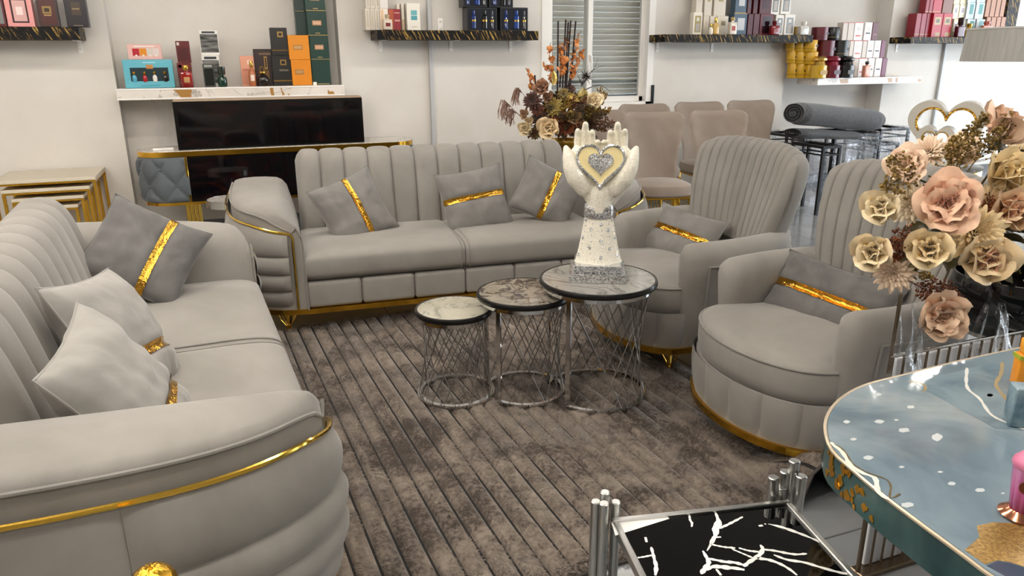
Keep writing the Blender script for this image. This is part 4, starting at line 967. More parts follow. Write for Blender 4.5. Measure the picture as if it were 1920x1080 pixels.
def shelf(name, label, xa, xb, yf, yb, zt_, th, mat, brackets=(), lip=None):
    t = thing(name, label, 'shelf', ((xa+xb)/2, yb, zt_)); w = xb-xa; d = yb-yf
    MB().rbox((0, -d/2, -th/2), (w, d, th), 0.002, 1).build('board', mat, t, smooth=False)
    if lip:
        MB().rbox((0, -d-0.001, -0.006), (w+0.002, 0.006, 0.012), 0.001, 1).rbox((0, -d-0.001, -th+0.006), (w+0.002, 0.006, 0.012), 0.001, 1).build('edge_strip', lip, t, smooth=False)
    for x in brackets:
        xx = x-(xa+xb)/2
        b = MB().box((xx, -0.003, -th-0.045), (0.03, 0.006, 0.09)).box((xx, -d*0.4, -th-0.003), (0.03, d*0.75, 0.006)).build('bracket', WHITEP, t, smooth=False)
        MB().ball((xx, -0.007, -th-0.06), 0.005, 8).build('screw', STEEL, b)
    return t
YF = 6.46
def X(px, Y=YF, py=60): return aty(px, py, Y).x
zA = aty(147, 51, YF).z; zC = aty(860, 57, YF).z; zD = aty(1380, 65, YF).z; zF = aty(1780, 69.5, YF).z; zB = aty(440, 163, 6.56).z; zE = aty(1630, 145, 6.44).z
shelf('wall_shelf', 'black and gold marbled shelf at the upper left corner', -2.6, X(148), YF, WY-0.001, zA, 0.088, STREAK, (X(140)-0.02,))
shelf('wall_shelf', 'black and gold marbled shelf between the recess and the window', X(707), X(1010), YF, WY-0.001, zC, 0.078, STREAK, (X(707)+0.08, X(707)+0.72, X(1010)-0.16))
shelf('wall_shelf', 'black and gold marbled shelf right of the window', X(1247), X(1526), YF, WY-0.001, zD, 0.07, STREAK, (X(1247)+0.1, X(1247)+0.75, X(1526)-0.16))
shelf('wall_shelf', 'black and gold marbled shelf at the far right above the heart sculpture', X(1710), 9.0, YF, WY-0.001, zF, 0.066, STREAK, (X(1710)+0.12,))
shelf('wall_shelf', 'white and gold marble shelf in the left recess above the fireplace', xn0+0.012, X(645, 6.56, 160), 6.56, NY-0.001, zB, 0.085, WMAR, (), WHITEP)
shelf('wall_shelf', 'white and gold marble shelf in the right recess above the rolled rugs', X(1534, 6.44, 147), X(1728, 6.44, 147), 6.44, WY-0.001, zE, 0.07, WMAR, (), WHITEP)
TOP = {}
def pbox(i, label, p0, p1, pt, Y, base, depth, col, marks=(), group=None, rough=0.35, metal=0.0, py=None, cat='box', name='perfume_box'):
    z0 = TOP[base] if isinstance(base, str) else base
    yy = py if py is not None else pt
    x0, x1 = aty(p0, max(yy, 0), Y).x, aty(p1, max(yy, 0), Y).x; z1 = aty((p0+p1)/2, pt, Y).z
    h = max(z1-z0, 0.03); w = x1-x0
    o = MB().rbox((0, depth/2, h/2), (w, depth, h), min(0.0025, w*0.05), 1).build(name, M(col, rough, metal), None, ((x0+x1)/2, Y, z0+0.0005), smooth=False, label=label, cat=cat, group=group)
    TOP[i] = z0+h+0.001
    for m in marks:
        u0, u1, v0, v1, c = m[:5]; pr = m[5] if len(m) > 5 else 0.0008; rg = m[6] if len(m) > 6 else 0.3; mt = m[7] if len(m) > 7 else 0.0
        MB().box(((u0+u1)/2*w-w/2, -pr/2, (v0+v1)/2*h), ((u1-u0)*w, pr, (v1-v0)*h)).build('label', M(c, rg, mt), o, smooth=False)
    return o
def bottle(label, p0, p1, pt, Y, base, body, cap, shape='round', lab=None, cap_h=0.25, neck=True, rough=0.05, cat='bottle', capw=0.5, group=None, metal=0.0):
    z0 = TOP[base] if isinstance(base, str) else base
    x0, x1 = aty(p0, pt, Y).x, aty(p1, pt, Y).x; h = aty((p0+p1)/2, pt, Y).z-z0; w = x1-x0; r = w/2
    t = thing('perfume_bottle', label, cat, ((x0+x1)/2, Y, z0+0.0005), 0, group)
    hb = h*(1-cap_h); bm_ = M(body, rough, metal, coat=0.4)
    if shape == 'round':
        MB().lathe([(0, 0), (r*0.85, 0), (r, hb*0.12), (r, hb*0.6), (r*0.85, hb*0.82), (r*0.4, hb*0.93), (r*0.36, hb)], 24).build('body', bm_, t)
    elif shape == 'sphere':
        MB().lathe([(0, 0), (r*0.5, 0), (r*0.85, hb*0.18), (r, hb*0.45), (r*0.85, hb*0.75), (r*0.45, hb*0.92), (r*0.3, hb)], 24).build('body', bm_, t)
    elif shape == 'cyl':
        MB().lathe([(0, 0), (r*0.97, 0), (r, 0.003), (r, hb-0.003), (r*0.97, hb), (0, hb)], 28).build('body', bm_, t)
    else:
        MB().rbox((0, 0, hb*0.46), (w, min(w*0.7, 0.05), hb*0.92), min(0.008, w*0.15), 3).lathe([(r*0.38, hb*0.9), (r*0.36, hb)], 14).build('body', bm_, t)
    cr = r*capw; cm = M(cap, 0.15, 0.8 if cap in ('#d0a040', '#c9a24a', '#d8b25a') else 0.0, coat=0.3)
    if shape == 'cyl':   # jar with a waisted, domed lid
        MB().lathe([(0, hb), (r*0.86, hb), (r*0.70, hb+h*cap_h*0.35), (r*0.95, hb+h*cap_h*0.55), (r*0.95, hb+h*cap_h*0.72), (r*0.6, h), (0, h)], 28).build('lid', cm, t)
    else:
        MB().lathe([(0, hb), (cr*0.8, hb), (cr, hb+h*cap_h*0.2), (cr, h*0.97), (cr*0.8, h), (0, h)], 18).build('cap', cm, t)
    if lab:
        dpt = (r if shape != 'square' else min(w*0.7, 0.05)/2)
        MB().rbox((0, -dpt-0.0005, hb*0.45), (w*0.5, 0.002, hb*0.32), 0.0005, 1).build('label', M(lab, 0.3), t, smooth=False)
    return t
GLD = '#c9a24a'
# --- upper left black shelf
zA2 = zA+0.0005
pbox('a0', 'dark red perfume box cut off by the left edge on the upper left shelf', -28, 3, -20, 6.50, zA2, 0.07, '#5a1418', ((.1, .9, .08, .95, '#7c7f80'),))
pb = pbox('a1', 'pink perfume box with a display window on the upper left shelf', 6, 57, -25, 6.50, zA2, 0.08, '#e59a98', ((.2, .82, .10, .97, '#3a1518', .001), (.28, .76, .14, .66, '#d8aaa6', .006), (.36, .66, .68, .8, '#c58d86', .007), (.4, .64, .3, .5, '#efd9d4', .008)))
pbox('a2', 'dark maroon perfume box with a gold crest on the upper left shelf', 66, 103, -25, 6.50, zA2, 0.08, '#3a2220', ((.12, .9, .06, .97, '#4c211f', .001), (.26, .72, .33, .52, '#8d7349', .0015, .3, .6), (.36, .62, .38, .47, '#2c1816', .002), (.3, .68, .28, .31, '#a88b5c', .0015, .3, .6)))
pbox('a3', 'black perfume box with a gold crest at the right end of the upper left shelf', 118, 159, -25, 6.50, zA2, 0.08, '#17121a', ((.1, .9, .08, .97, '#221b22', .001), (.3, .72, .3, .62, '#4b4038', .0015, .3, .5), (.34, .68, .44, .47, '#8b7a5c', .002, .3, .6), (.3, .72, .03, .055, '#6d6355', .001)))
# --- marble shelf in the left recess
b0 = zB+0.0005
o = pbox('b1', 'turquoise gift box with four perfume miniatures in its window', 228, 322, 112, 6.66, b0, 0.06, '#62b2c4', ((.13, .90, .24, .72, '#142c33', .0015), (.46, .60, .68, .82, '#c88a4c', .002, .3, .3), (.40, .66, .88, .92, '#9fd2dc', .001), (.3, .7, .06, .10, '#4a9bb0', .001)))
for u, c in ((-0.30, '#4fa3bf'), (-0.09, '#a3131b'), (0.11, '#e8e4de'), (0.32, '#15120f')):
    w_ = o.dimensions.x; MB().lathe([(0, 0), (.016, 0), (.020, .014), (.020, .04), (.012, .055), (.008, .060)], 14, (u*w_, 0.010, 0.045)).build('miniature', M(c, 0.15, coat=0.3), o); MB().lathe([(.009, .105), (.010, .107), (.010, .122), (0, .124)], 12, (u*w_, -0.002, 0)).build('miniature_cap', GOLD, o)
o = pbox('b2', 'pale pink set box lying on the turquoise gift box', 237, 301, 83, 6.68, 'b1', 0.05, '#dfb3ac', ((.14, .34, .25, .72, '#b3172a', .001), (.35, .55, .25, .72, '#d98a1c', .001), (.56, .74, .25, .72, '#cfc7bf', .001), (.75, .92, .25, .72, '#d8ccc6', .001), (.2, .8, .82, .90, '#f0e2dc', .001)))
for u in (-0.26, -0.05, 0.15, 0.33): MB().lathe([(0, 0), (.008, 0), (.008, .002)], 12, m=Matrix.Rotation(rad(90), 3, 'X'), c=(u*o.dimensions.x, -0.001, 0.03)).build('seal', M('#e8dcd4', 0.3), o)
pbox('b3', 'lower dark red perfume box behind the red bottle', 331, 358, 118, 6.68, b0, 0.05, '#5f1418', ((.08, .92, .05, .95, '#6d191c'), (.1, .3, .8, .92, '#c9b0a8')))
pbox('b4', 'upper dark red perfume box stacked above the red bottle', 328, 354, 77, 6.69, 'b3', 0.05, '#5c1216', ((.12, .9, .08, .7, '#4a0d11'), (.08, .26, .8, .94, '#d6c8c0')))
bottle('red square perfume bottle with a gold cap on the recess shelf', 336, 358, 122, 6.61, b0, '#8c1a14', '#d0a040', 'square', '#c99a62', 0.24)
BW = noisy('feather_print', '#1a1a1a', '#7f7f7c', 9, 0.3, sc=(1, 1, 6), rot=(0, 0.6, 0))
def bw(i, label, p0, p1, pt, Y, base):
    o = pbox(i, label, p0, p1, pt, Y, base, 0.05, '#e6e3dc', ((.15, .85, .88, .96, '#2a2f3a'),)); w_, d_, h_ = o.dimensions
    MB().box((0, -0.0006, h_*0.48), (w_*0.94, 0.001, h_*0.74)).build('feather_print', BW, o, smooth=False)
bw('b5', 'lower black and white feather-print perfume box', 377, 410, 104, 6.69, b0); bw('b6', 'upper black and white feather-print perfume box', 372, 407, 57, 6.70, 'b5')
o = pbox('b5b', 'small dark glass-fronted perfume box beside the green bottle', 379, 400, 120, 6.63, b0, 0.035, '#40433f', ((.1, .9, .06, .8, '#1d211f', .001, .1), (.15, .85, .86, .96, '#9a9a96')))
bottle('green bottle with a dark gold collar on the recess shelf', 405, 423, 125, 6.61, b0, '#0f3328', '#2a332b', 'round', None, 0.42, capw=0.8)
pbox('b7', 'peach perfume box with mountain print', 449, 475, 105, 6.69, b0, 0.05, '#d99a80', ((.05, .95, .05, .5, '#c08068'), (.1, .6, .5, .58, '#b2705c'), (.5, .85, .72, .86, '#efd2c2')))
bottle('slender copper perfume bottle with a zigzag pattern', 463, 477, 114, 6.61, b0, '#a8623c', '#c9a24a', 'round', '#e8d5c8', 0.26)
pbox('b8', 'dark brown perfume box with a gold outline bottle print', 474, 508, 92, 6.71, b0, 0.05, '#2c1c1b', ((.5, .78, .2, .42, '#7a5c3c', .001, .3, .6), (.55, .72, .45, .8, '#a5854e', .001, .3, .6), (.6, .68, .5, .76, '#2c1c1b', .0015), (.3, .95, .84, .9, '#6d5840')))
o = bottle('round black bottle with a gold loop stopper', 480, 503, 134, 6.61, b0, '#1b1412', '#d0a040', 'sphere', None, 0.14)
lp_ = [(0.016*math.sin(a)*(1-0.2*math.cos(a)), 0, 0.125+0.026*-math.cos(a)) for a in [0.5+5.3*i/16 for i in range(17)]]
MB().tube(lp_, 0.003, 6).build('loop_stopper', GOLDB, o); MB().lathe([(0.016, 0), (0.022, 0), (0.022, 0.003), (0.016, 0.003), (0.016, 0)], 20, m=Matrix.Rotation(rad(90), 3, 'X'), c=(0, -0.027, 0.042)).build('gold_medallion', GOLD, o)
pbox('b9', 'lower black perfume box with a gold emblem', 508, 546, 104, 6.66, b0, 0.08, '#191715', ((.02, .98, .14, .18, '#8d6d34', .001, .3, .7), (.42, .72, .68, .86, '#a5854e', .001, .3, .7), (.48, .66, .72, .82, '#191715', .0015), (.35, .8, .48, .54, '#6d6358')))
pbox('b10', 'upper black perfume box with a gold emblem', 505, 537, 52, 6.69, 'b9', 0.07, '#1b1816', ((.02, .98, .16, .20, '#7d5f30', .001, .3, .7), (.42, .75, .66, .86, '#a5854e', .001, .3, .7), (.5, .68, .71, .81, '#1b1816', .0015)))
pbox('b11', 'lower orange perfume box with a bronze plate', 545, 582, 112, 6.64, b0, 0.08, '#d88414', ((.18, .62, .42, .62, '#b3804a', .001, .3, .6), (.22, .58, .46, .58, '#caa06c', .0014, .3, .6)))
pbox('b12', 'upper orange perfume box with a bronze plate', 539, 578, 66, 6.65, 'b11', 0.08, '#dc8a18', ((.22, .68, .40, .60, '#b3804a', .001, .3, .6), (.26, .64, .44, .56, '#caa06c', .0014, .3, .6)))
gl = ['bottom dark green perfume box of the tall green stack', 'second dark green perfume box from the bottom of the green stack', 'third dark green perfume box from the bottom of the green stack', 'top dark green perfume box of the stack, cut off by the photo edge']
for k, (p0, p1, pt) in enumerate(((583, 618, 112), (579, 615, 67), (574, 611, 21), (571, 609, -26))):
    pbox('g%d' % k, gl[k], p0, p1, pt, 6.67, b0 if k == 0 else 'g%d' % (k-1), 0.14, '#12372f', ((.0, 1, .0, .03, '#a8925c', .001, .3, .5), (.26, .72, .42, .62, '#b58a6a', .001, .35, .5), (.3, .68, .46, .58, '#d2ab8c', .0014, .35, .5), (.38, .62, .08, .12, '#9d8c62')) if k else ((.1, .9, .02, .05, '#a8925c'),))
for k, (p0, p1, pt) in enumerate(((561, 582, 113), (558, 578, 68), (553, 573, 22), (551, 570, -26))):
    pbox('h%d' % k, ('bottom', 'second', 'third', 'top')[k]+' dark green box of the half-hidden rear stack', p0, p1, pt, 6.76, b0 if k == 0 else 'h%d' % (k-1), 0.1, '#17322d', ((.0, 1, .0, .03, '#8d7d54'),))
MB().box((0, 0, 0.013), (0.028, 0.002, 0.026)).build('price_tag', WHITE, None, (X(590, 6.60, 150), 6.60, b0), smooth=False, label='small white price tag in front of the bottom green box', cat='tag')
# --- middle black shelf
c0 = zC+0.0005; CREAM = '#ddd6c8'
for k, (p0, p1) in enumerate(((681, 690), (690, 699), (699, 708))):
    pbox('c%d' % k, ('first', 'second', 'third')[k]+' narrow cream box from the left, lower row of the middle shelf', p0+3, p1+2.6, 16, 6.56-0.0*k, c0, 0.14, ('#d5cdc0', '#cfc7b8', '#d8d2c8')[k], ((.3, .7, .1, .9, '#c2b9a8'),), 'narrow cream boxes')
    pbox('cu%d' % k, ('first', 'second', 'third')[k]+' narrow cream box from the left, upper row of the middle shelf', p0+4, p1+3.6, -30, 6.57, 'c%d' % k, 0.13, ('#cfc8bc', '#d5cdc0', '#ddd6ca')[k], ((.3, .7, .1, .9, '#c2b9a8'),), 'narrow cream boxes')
pbox('c3', 'white box behind the square amber bottle on the middle black shelf', 711.5, 727, 16, 6.55, c0, 0.12, '#e6ddd2', ((.1, .45, .05, .95, '#d9b894'),))
pbox('c3u', 'white lilac-printed box above the square amber bottle', 712, 727, -30, 6.55, 'c3', 0.12, '#e2dcd8', ((.3, .8, .42, .5, '#9a86a8'),))
pbox('c4', 'crimson perfume box with orange side on the middle black shelf', 728, 750, 17, 6.56, c0, 0.09, '#8d2230', ((0, .42, .02, .98, '#a8512f', .0006), (.5, .95, .8, .84, '#d6b49a', .001), (.5, .95, .42, .5, '#c79a8c', .001)))
bottle('square clear bottle with a dark red label on the middle black shelf', 717, 734, 27, 6.49, c0, '#cdbfae', '#a89878', 'square', '#6d1420', 0.26)
for k, (p0, p1, pt) in enumerate(((741, 746, 8), (749, 754, 7))):
    pbox('c5%d' % k, ('left', 'right')[k]+' thin cream box with beige base beside the teal-labelled box', p0+3, p1+3, pt, 6.60, c0, 0.10, '#dcd4c6', ((0, 1, 0, .42, '#b9a385'),), 'thin cream boxes')
pbox('c6', 'white perfume box with two teal squares', 762, 787, 6, 6.57, c0, 0.11, '#e8e3d8', ((.3, .76, .56, .74, '#68aeb6'), (.3, .76, .38, .54, '#4f9aa6'), (.3, .76, .12, .15, '#c9c0a8')))
swt = MB().rbox((0, 0, 0), (0.05, 0.012, 0.12), 0.004, 2).build('wall_plate', WHITEP, None, (X(825, WY, 45), WY-0.008, 1.71), label='white double wall plate above the middle black shelf', cat='wall plate')
for z in (-0.03, 0.03): MB().box((0, -0.007, z), (0.02, 0.002, 0.02)).build('rocker', M('#d5d2cc', 0.4), swt, smooth=False)
def display_box(i, label, p0, p1, pt, base, blue):
    o = pbox(i, label, p0, p1, pt, 6.54, base, 0.13, '#14151a', ((.04, .96, .05, .94, '#23262e', .001, .08),)); w_, d_, h_ = o.dimensions
    for u, c, r_ in (((-0.28, '#16306e', .020), (0.08, '#0d0c0b', .024), (0.33, '#3a3c44', .015)) if not blue else ((-0.30, '#0f2b66', .018), (0.08, '#173a86', .024), (0.36, '#4a4a4c', .016))):
        MB().lathe([(0, 0.02), (r_, 0.02), (r_, h_*.62), (r_*.5, h_*.68), (r_*.62, h_*.72), (r_*.62, h_*.86), (0, h_*.87)], 16, (u*w_, 0.002, 0)).build('miniature_bottle', M(c, 0.08, coat=0.5), o)
        MB().lathe([(r_+.001, h_*.40), (r_+.001, h_*.47)], 16, (u*w_, 0.002, 0)).build('gold_band', GOLDB, o)
display_box('d1', 'black display box with a black and gold bottle, middle shelf', 875, 932, 14, c0, False)
display_box('d2', 'black display box with a blue bottle, right end of middle shelf', 938, 990, 14, c0, True)
display_box('d3', 'upper left black display box, cut off by the photo top', 868, 914, -32, 'd1', True)
display_box('d4', 'upper right black display box, cut off by the photo top', 917, 962, -32, 'd1', False)
# --- black shelf right of the window
e0_ = zD+0.0005
def winbox(i, label, p0, p1, pt, Y, base, col='#e4dfd6', glass='#6d7273', group=None):
    return pbox(i, label, p0, p1, pt, Y, base, 0.06, col, ((.18, .84, .10, .84, glass, .001, .15), (.3, .72, .14, .5, '#a9a097', .002), (.36, .64, .6, .76, '#d8d4cc', .002)), group)
winbox('e1', 'white box with a yellow window, leftmost right of the window', 1301, 1318, 23, 6.55, e0_, '#e3dccd', '#a5955c')
for k, (p0, p1) in enumerate(((1320, 1331), (1332, 1345), (1346, 1367))):
    pbox('e2%d' % k, 'cream perfume box, %s of the lower cream row right of the window' % ('first', 'second', 'third')[k], p0, p1-0.6, 30, 6.58, e0_, 0.10, '#d6cdbd', ((.35, .75, .5, .72, '#8d8468' if k == 2 else '#c9bfab'),))
    pbox('e3%d' % k, 'cream perfume box, %s of the upper cream row right of the window' % ('first', 'second', 'third')[k], p0-14+4*k, p1-12+4*k-1, -24, 6.60, 'e20', 0.08, '#d3cabb', ((.35, .75, .5, .66, '#a3966c' if k else '#c9bfab'),))
bottle('pale gold bottle with a yellow cap on the right-hand black shelf', 1338, 1348, 33, 6.50, e0_, '#c9a55c', '#d8b25a', 'square', None, 0.3)
bottle('small white bottle with a yellow cap on the right-hand black shelf', 1330, 1337, 44, 6.50, e0_, '#ece6d8', '#d8b25a', 'round', None, 0.3)
pbox('e4', 'lower steel-blue perfume box with a white label', 1377, 1402, 25, 6.57, e0_, 0.09, '#3f566b', ((.3, .82, .22, .78, '#c3c4c6'), (0, 1, .97, 1, '#a58b4c')))
pbox('e5', 'upper steel-blue perfume box with a white label', 1380, 1401, -24, 6.58, 'e4', 0.08, '#3f566b', ((.3, .82, .28, .9, '#c3c4c6'), (0, 1, 0, .03, '#a58b4c')))
bottle('small red and white bottle in front of the steel-blue box', 1368, 1381, 32, 6.50, e0_, '#d8cdbf', '#b59a62', 'square', '#a03428', 0.22)
for k, (p0, p1) in enumerate(((1404, 1414), (1415, 1426), (1427, 1452))):
    pbox('e6%d' % k, 'burgundy perfume box, %s from the left in the lower burgundy row' % ('first', 'second', 'last')[k], p0, p1-0.5, 26, 6.56, e0_, 0.10, ('#4a0c1a', '#520f1d', '#5c1220')[k], ((.2, .85, .1, .88, '#26161c', .001, .1),) if k == 2 else ())
    pbox('e7%d' % k, 'burgundy perfume box, %s from the left in the upper burgundy row' % ('first', 'second', 'last')[k], p0-1, p1-4, -24, 6.58, 'e60', 0.08, '#4f0d1b', ((.2, .8, .2, .9, '#3a1620', .001, .1),))
bottle('ribbed red bottle in front of the burgundy boxes', 1446, 1461, 39, 6.50, e0_, '#7c1a20', '#5c1016', 'square', '#8f3a36', 0.28)
for k, (p0, p1, pt, b_, yy) in enumerate(((1456, 1471, 28, e0_, 6.57), (1473, 1492, 27, e0_, 6.57), (1447, 1463, -24, 'w0', 6.58), (1466, 1484, -24, 'w1', 6.58))):
    winbox('w%d' % k, ('lower left', 'lower right', 'upper left', 'upper right')[k]+' white window box beside the burgundy boxes', p0, p1, pt, yy, b_)
bottle('clear square bottle at the right end of the right-hand black shelf', 1500, 1516, 40, 6.52, e0_, '#c2bfb8', '#dedad2', 'square', None, 0.28)
pbox('e8', 'mustard box behind the clear square bottle', 1492, 1500, 50, 6.60, e0_, 0.05, '#a07a1e')
# --- white shelf in the right recess
f0 = zE+0.0005
def tin(i, label, p0, p1, pt, Y, base, col, group):
    z0 = TOP[base] if isinstance(base, str) else base
    xa, xb = aty(p0, pt, Y).x, aty(p1, pt, Y).x; r = (xb-xa)/2; h = aty((p0+p1)/2, pt, Y).z-z0
    o = MB().lathe([(0, 0), (r*0.98, 0), (r, 0.002), (r, h-0.004), (r*0.97, h-0.001), (0, h-0.001)], 24).build('perfume_tin', M(col, 0.3), None, ((xa+xb)/2, Y, z0+0.0005), label=label, cat='tin', group=group)
    MB().lathe([(r+0.0006, h*0.22), (r+0.0006, h*0.25)], 24).build('band', M('#2a2418' if col != '#191919' else '#8d7440', 0.3), o)
    MB().box((r*0.35, -r*0.96, h*0.5), (r*0.5, 0.002, h*0.16)).build('label', M('#2b2214', 0.4), o, smooth=False)
    TOP[i] = z0+h
YEL = '#c79a1c'
for c in range(3):
    for r_ in range(3):
        py = [118, 95, 73][r_]; p0, p1 = ((1478, 1492), (1493, 1508), (1509, 1531))[c]; sh = [1, 0, -1][r_]
        tin('y%d%d' % (c, r_), 'mustard yellow tin, %s of the %s column in the yellow block' % (('bottom', 'middle', 'top')[r_], ('left', 'middle', 'right')[c]), p0+sh, p1+sh, py+2*(2-c)*0+c, 6.64-0.04*c, f0 if r_ == 0 else 'y%d%d' % (c, r_-1), YEL, 'yellow tins')
for k, (p0, p1, col, cap, nm) in enumerate(((1523, 1549, '#c9a020', '#d8b25a', 'yellow'), (1550, 1574, '#6a1428', '#7a1830', 'burgundy'), (1575, 1600, '#151515', '#0c0c0c', 'black'))):
    bottle('%s perfume jar with a waisted domed lid at the front of the white shelf' % nm, p0, p1, 105, 6.49, f0, col, cap, 'cyl', ('#a8801c', '#3a0c18', '#2b2620')[k], 0.42, capw=0.85, cat='jar', rough=0.2)
for k, (nm, col, xs) in enumerate((('burgundy', '#5c1626', ((1541, 1566), (1535, 1562), (1526, 1550))), ('black', '#191919', ((1568, 1592), (1564, 1588), (1551, 1572))))):
    for r_ in range(3): tin('%s%d' % (nm, r_), '%s tin, %s of its column behind the jars' % (nm, ('bottom', 'middle', 'top')[r_]), xs[r_][0], xs[r_][1], (108, 76, 51)[r_], 6.60, f0 if r_ == 0 else '%s%d' % (nm, r_-1), col, 'dark tins')
for r_, (py, xs) in enumerate(((109, ((1590, 1600, 1), (1601, 1611, 1), (1612, 1627, 2), (1629, 1641, 3), (1643, 1655, 3), (1656, 1665, 4))), (76, ((1586, 1594, 1), (1595, 1602, 1), (1603, 1618, 2), (1619, 1627, 1), (1628, 1640, 3), (1641, 1653, 3), (1654, 1662, 4))), (42, ((1582, 1591, 1), (1592, 1603, 1), (1604, 1620, 2), (1623, 1637, 3), (1638, 1649, 5))))):
    for k, (p0, p1, ty) in enumerate(xs):
        col = {1: '#cbbfb4', 2: '#e6e0da', 3: '#e3dedb', 4: '#6d2a4a', 5: '#5a1522'}[ty]; mk_ = {1: ((0, 1, .96, 1, '#b5483a'),), 2: ((.2, .8, .22, .30, '#c4523e'), (.3, .7, .55, .75, '#cfc6bf'), (0, 1, .96, 1, '#c4523e')), 3: ((.2, .8, .36, .44, '#3a2a30'), (.3, .7, .55, .75, '#cfc6bf')), 4: (), 5: ((.2, .8, .3, .36, '#8d5a4a'),)}[ty]
        pbox('p%d%d' % (r_, k), '%s slim perfume box, %s in the %s row of the white shelf' % ({1: 'beige', 2: 'white red-labelled', 3: 'white black-labelled', 4: 'plum', 5: 'dark red'}[ty], ('leftmost', 'second', 'third', 'fourth', 'fifth', 'sixth', 'seventh')[k], ('bottom', 'middle', 'top')[r_]), p0, p1, py, 6.58, f0 if r_ == 0 else 'p%d0' % (r_-1), 0.09, col, mk_, 'slim perfume boxes on the white shelf')
bottle('peach perfume bottle with a black cap at the front of the white shelf', 1621, 1632, 115, 6.49, f0, '#c98a74', '#1a1614', 'square', '#e2bba8', 0.2)
# --- far right black shelf
g0 = zF+0.0005
for k, (p0, p1) in enumerate(((1720, 1729), (1730, 1739), (1740, 1750), (1752, 1769.5), (1770.5, 1788))):
    pbox('r%d' % k, 'red perfume box, %s, lower row of far right shelf' % ('leftmost', 'second from left', 'third from left', 'left one with gold medallion', 'right one with gold medallion')[k], p0, p1, 25, 6.54 if k > 2 else 6.57, g0, 0.12, '#8d1428' if k < 3 else '#ad1a2c', ((0, 1, .11, .13, '#b58a4c'),) if k < 3 else ((.18, .82, .52, .84, '#b09a6a'), (.32, .68, .60, .76, '#5a4a34', .0015), (.4, .9, .04, .2, '#9a7a44')), 'red perfume boxes')
for k, (p0, p1) in enumerate(((1738, 1744), (1745, 1751), (1752, 1768))):
    pbox('ru%d' % k, 'red perfume box, %s in the upper red row, cut by the photo top' % ('leftmost', 'middle', 'rightmost')[k], p0, p1, -26, 6.57, 'r3', 0.09, '#8d1428' if k < 2 else '#ad1a2c', ((0, 1, .05, .07, '#b58a4c'),), 'red perfume boxes')
pbox('rb', 'brown carton beside the upper red boxes', 1770, 1788, -26, 6.60, 'r3', 0.08, '#7d4f3e')
for k, (p0, p1) in enumerate(((1789, 1800), (1801, 1813))):
    for r_, pt in enumerate((36, 8, -26)): pbox('q%d%d' % (k, r_), 'cream box with an oval medallion, %s of the %s cream column' % (('bottom', 'middle', 'top')[r_], ('left', 'right')[k]), p0, p1, pt, 6.60, g0 if r_ == 0 else 'q%d%d' % (k, r_-1), 0.09, '#d9cfb0', ((.15, .85, .3, .85, '#eae6dc', .0008), (.3, .7, .42, .74, '#9c8f92', .0012)), 'cream medallion boxes')
for k, (p0, p1) in enumerate(((1815, 1830), (1832, 1848))):
    for r_, pt in enumerate((36, 5, -26)): pbox('t%d%d' % (k, r_), 'pale grey box with a teal arch, %s of the %s teal column' % (('bottom', 'middle', 'top')[r_], ('left', 'right')[k]), p0, p1, pt, 6.58, g0 if r_ == 0 else 't%d%d' % (k, r_-1), 0.09, '#aab6b8', ((.35, .8, .3, .9, '#157a76', .0008), (.0, .3, 0, 1, '#c2c9ca', .0006)), 'teal arch boxes')
for k, (p0, p1) in enumerate(((1851, 1859), (1860, 1869), (1870, 1878), (1879, 1887))):
    for r_, pt in enumerate((32, -26)): pbox('u%d%d' % (k, r_), 'copper-brown carton, %s row, %s of the four columns' % (('bottom', 'top')[r_], ('first', 'second', 'third', 'last')[k]), p0, p1, pt, 6.58, g0 if r_ == 0 else 'u%d0' % k, 0.09, '#a0673e', ((0, .08, 0, 1, '#3a2418', .0006),), 'copper cartons')
bottle('dark red bottle with a ball stopper on the far right shelf', 1797, 1811, 33, 6.50, g0, '#4a0c22', '#2a1610', 'square', None, 0.4, capw=0.6)
bottle('gold bottle on the far right shelf', 1811, 1826, 44, 6.50, g0, '#b09232', '#c9a24a', 'round', None, 0.25)
bottle('coral ribbed bottle on the far right shelf', 1843, 1860, 40, 6.50, g0, '#b8624c', '#a85040', 'square', None, 0.2)
MB().rbox((0, 0, 0.35), (0.20, 0.03, 0.72), 0.003, 1).build('display_panel', STREAK, None, (X(1897, 6.7, 20), 6.70, zF+0.001), smooth=False, label='upright black and gold marbled panel at the end of the far right shelf', cat='panel')
# ================================================================== flowers
def petal(L, W, cup, curl, ruffle, seed, nu=6, nv=6, tip=0.35):
    m = MB()
    def f(u, v):
        a = 2*u-1; w = W*(math.sin(PI*(0.12+0.62*v))**0.8)*(1-tip*max(0, v-0.75)*2)
        x = a*w; z = L*v; y = -cup*L*(math.sin(v*PI*0.55)**1.0)*(1-0.0)+cup*1.2*W*a*a*0.9*-1*-1
        z -= abs(a)**2.5*L*0.18*v
        y += curl*L*v**3+ruffle*L*math.sin(a*5.0+seed)*v**2+ruffle*L*0.7*math.sin(a*9+seed*2)*v**3
        return (x, y, z)
    return m.grid(f, nu, nv)
PETM = {}
def pale(c, k=0.12):
    c = hexc(c); return tuple((x+(1-x)*k)*w for x, w in zip(c, (1.0, 0.94, 0.80))) if sum(c) > 1.2 else c
def petal_mat(c0, c1):
    k = (c0, c1); n_ = 'petal_'+c0[1:]; c0, c1 = pale(c0), pale(c1)
    if k not in PETM:
        m = noisy(n_, c0, c1, 14, 0.6, sheen=0.2, bs=0.25, bscale=60, bdist=0.004); b = m.node_tree.nodes['Principled BSDF']; setp(b, sss=0.0); PETM[k] = m
    return PETM[k]
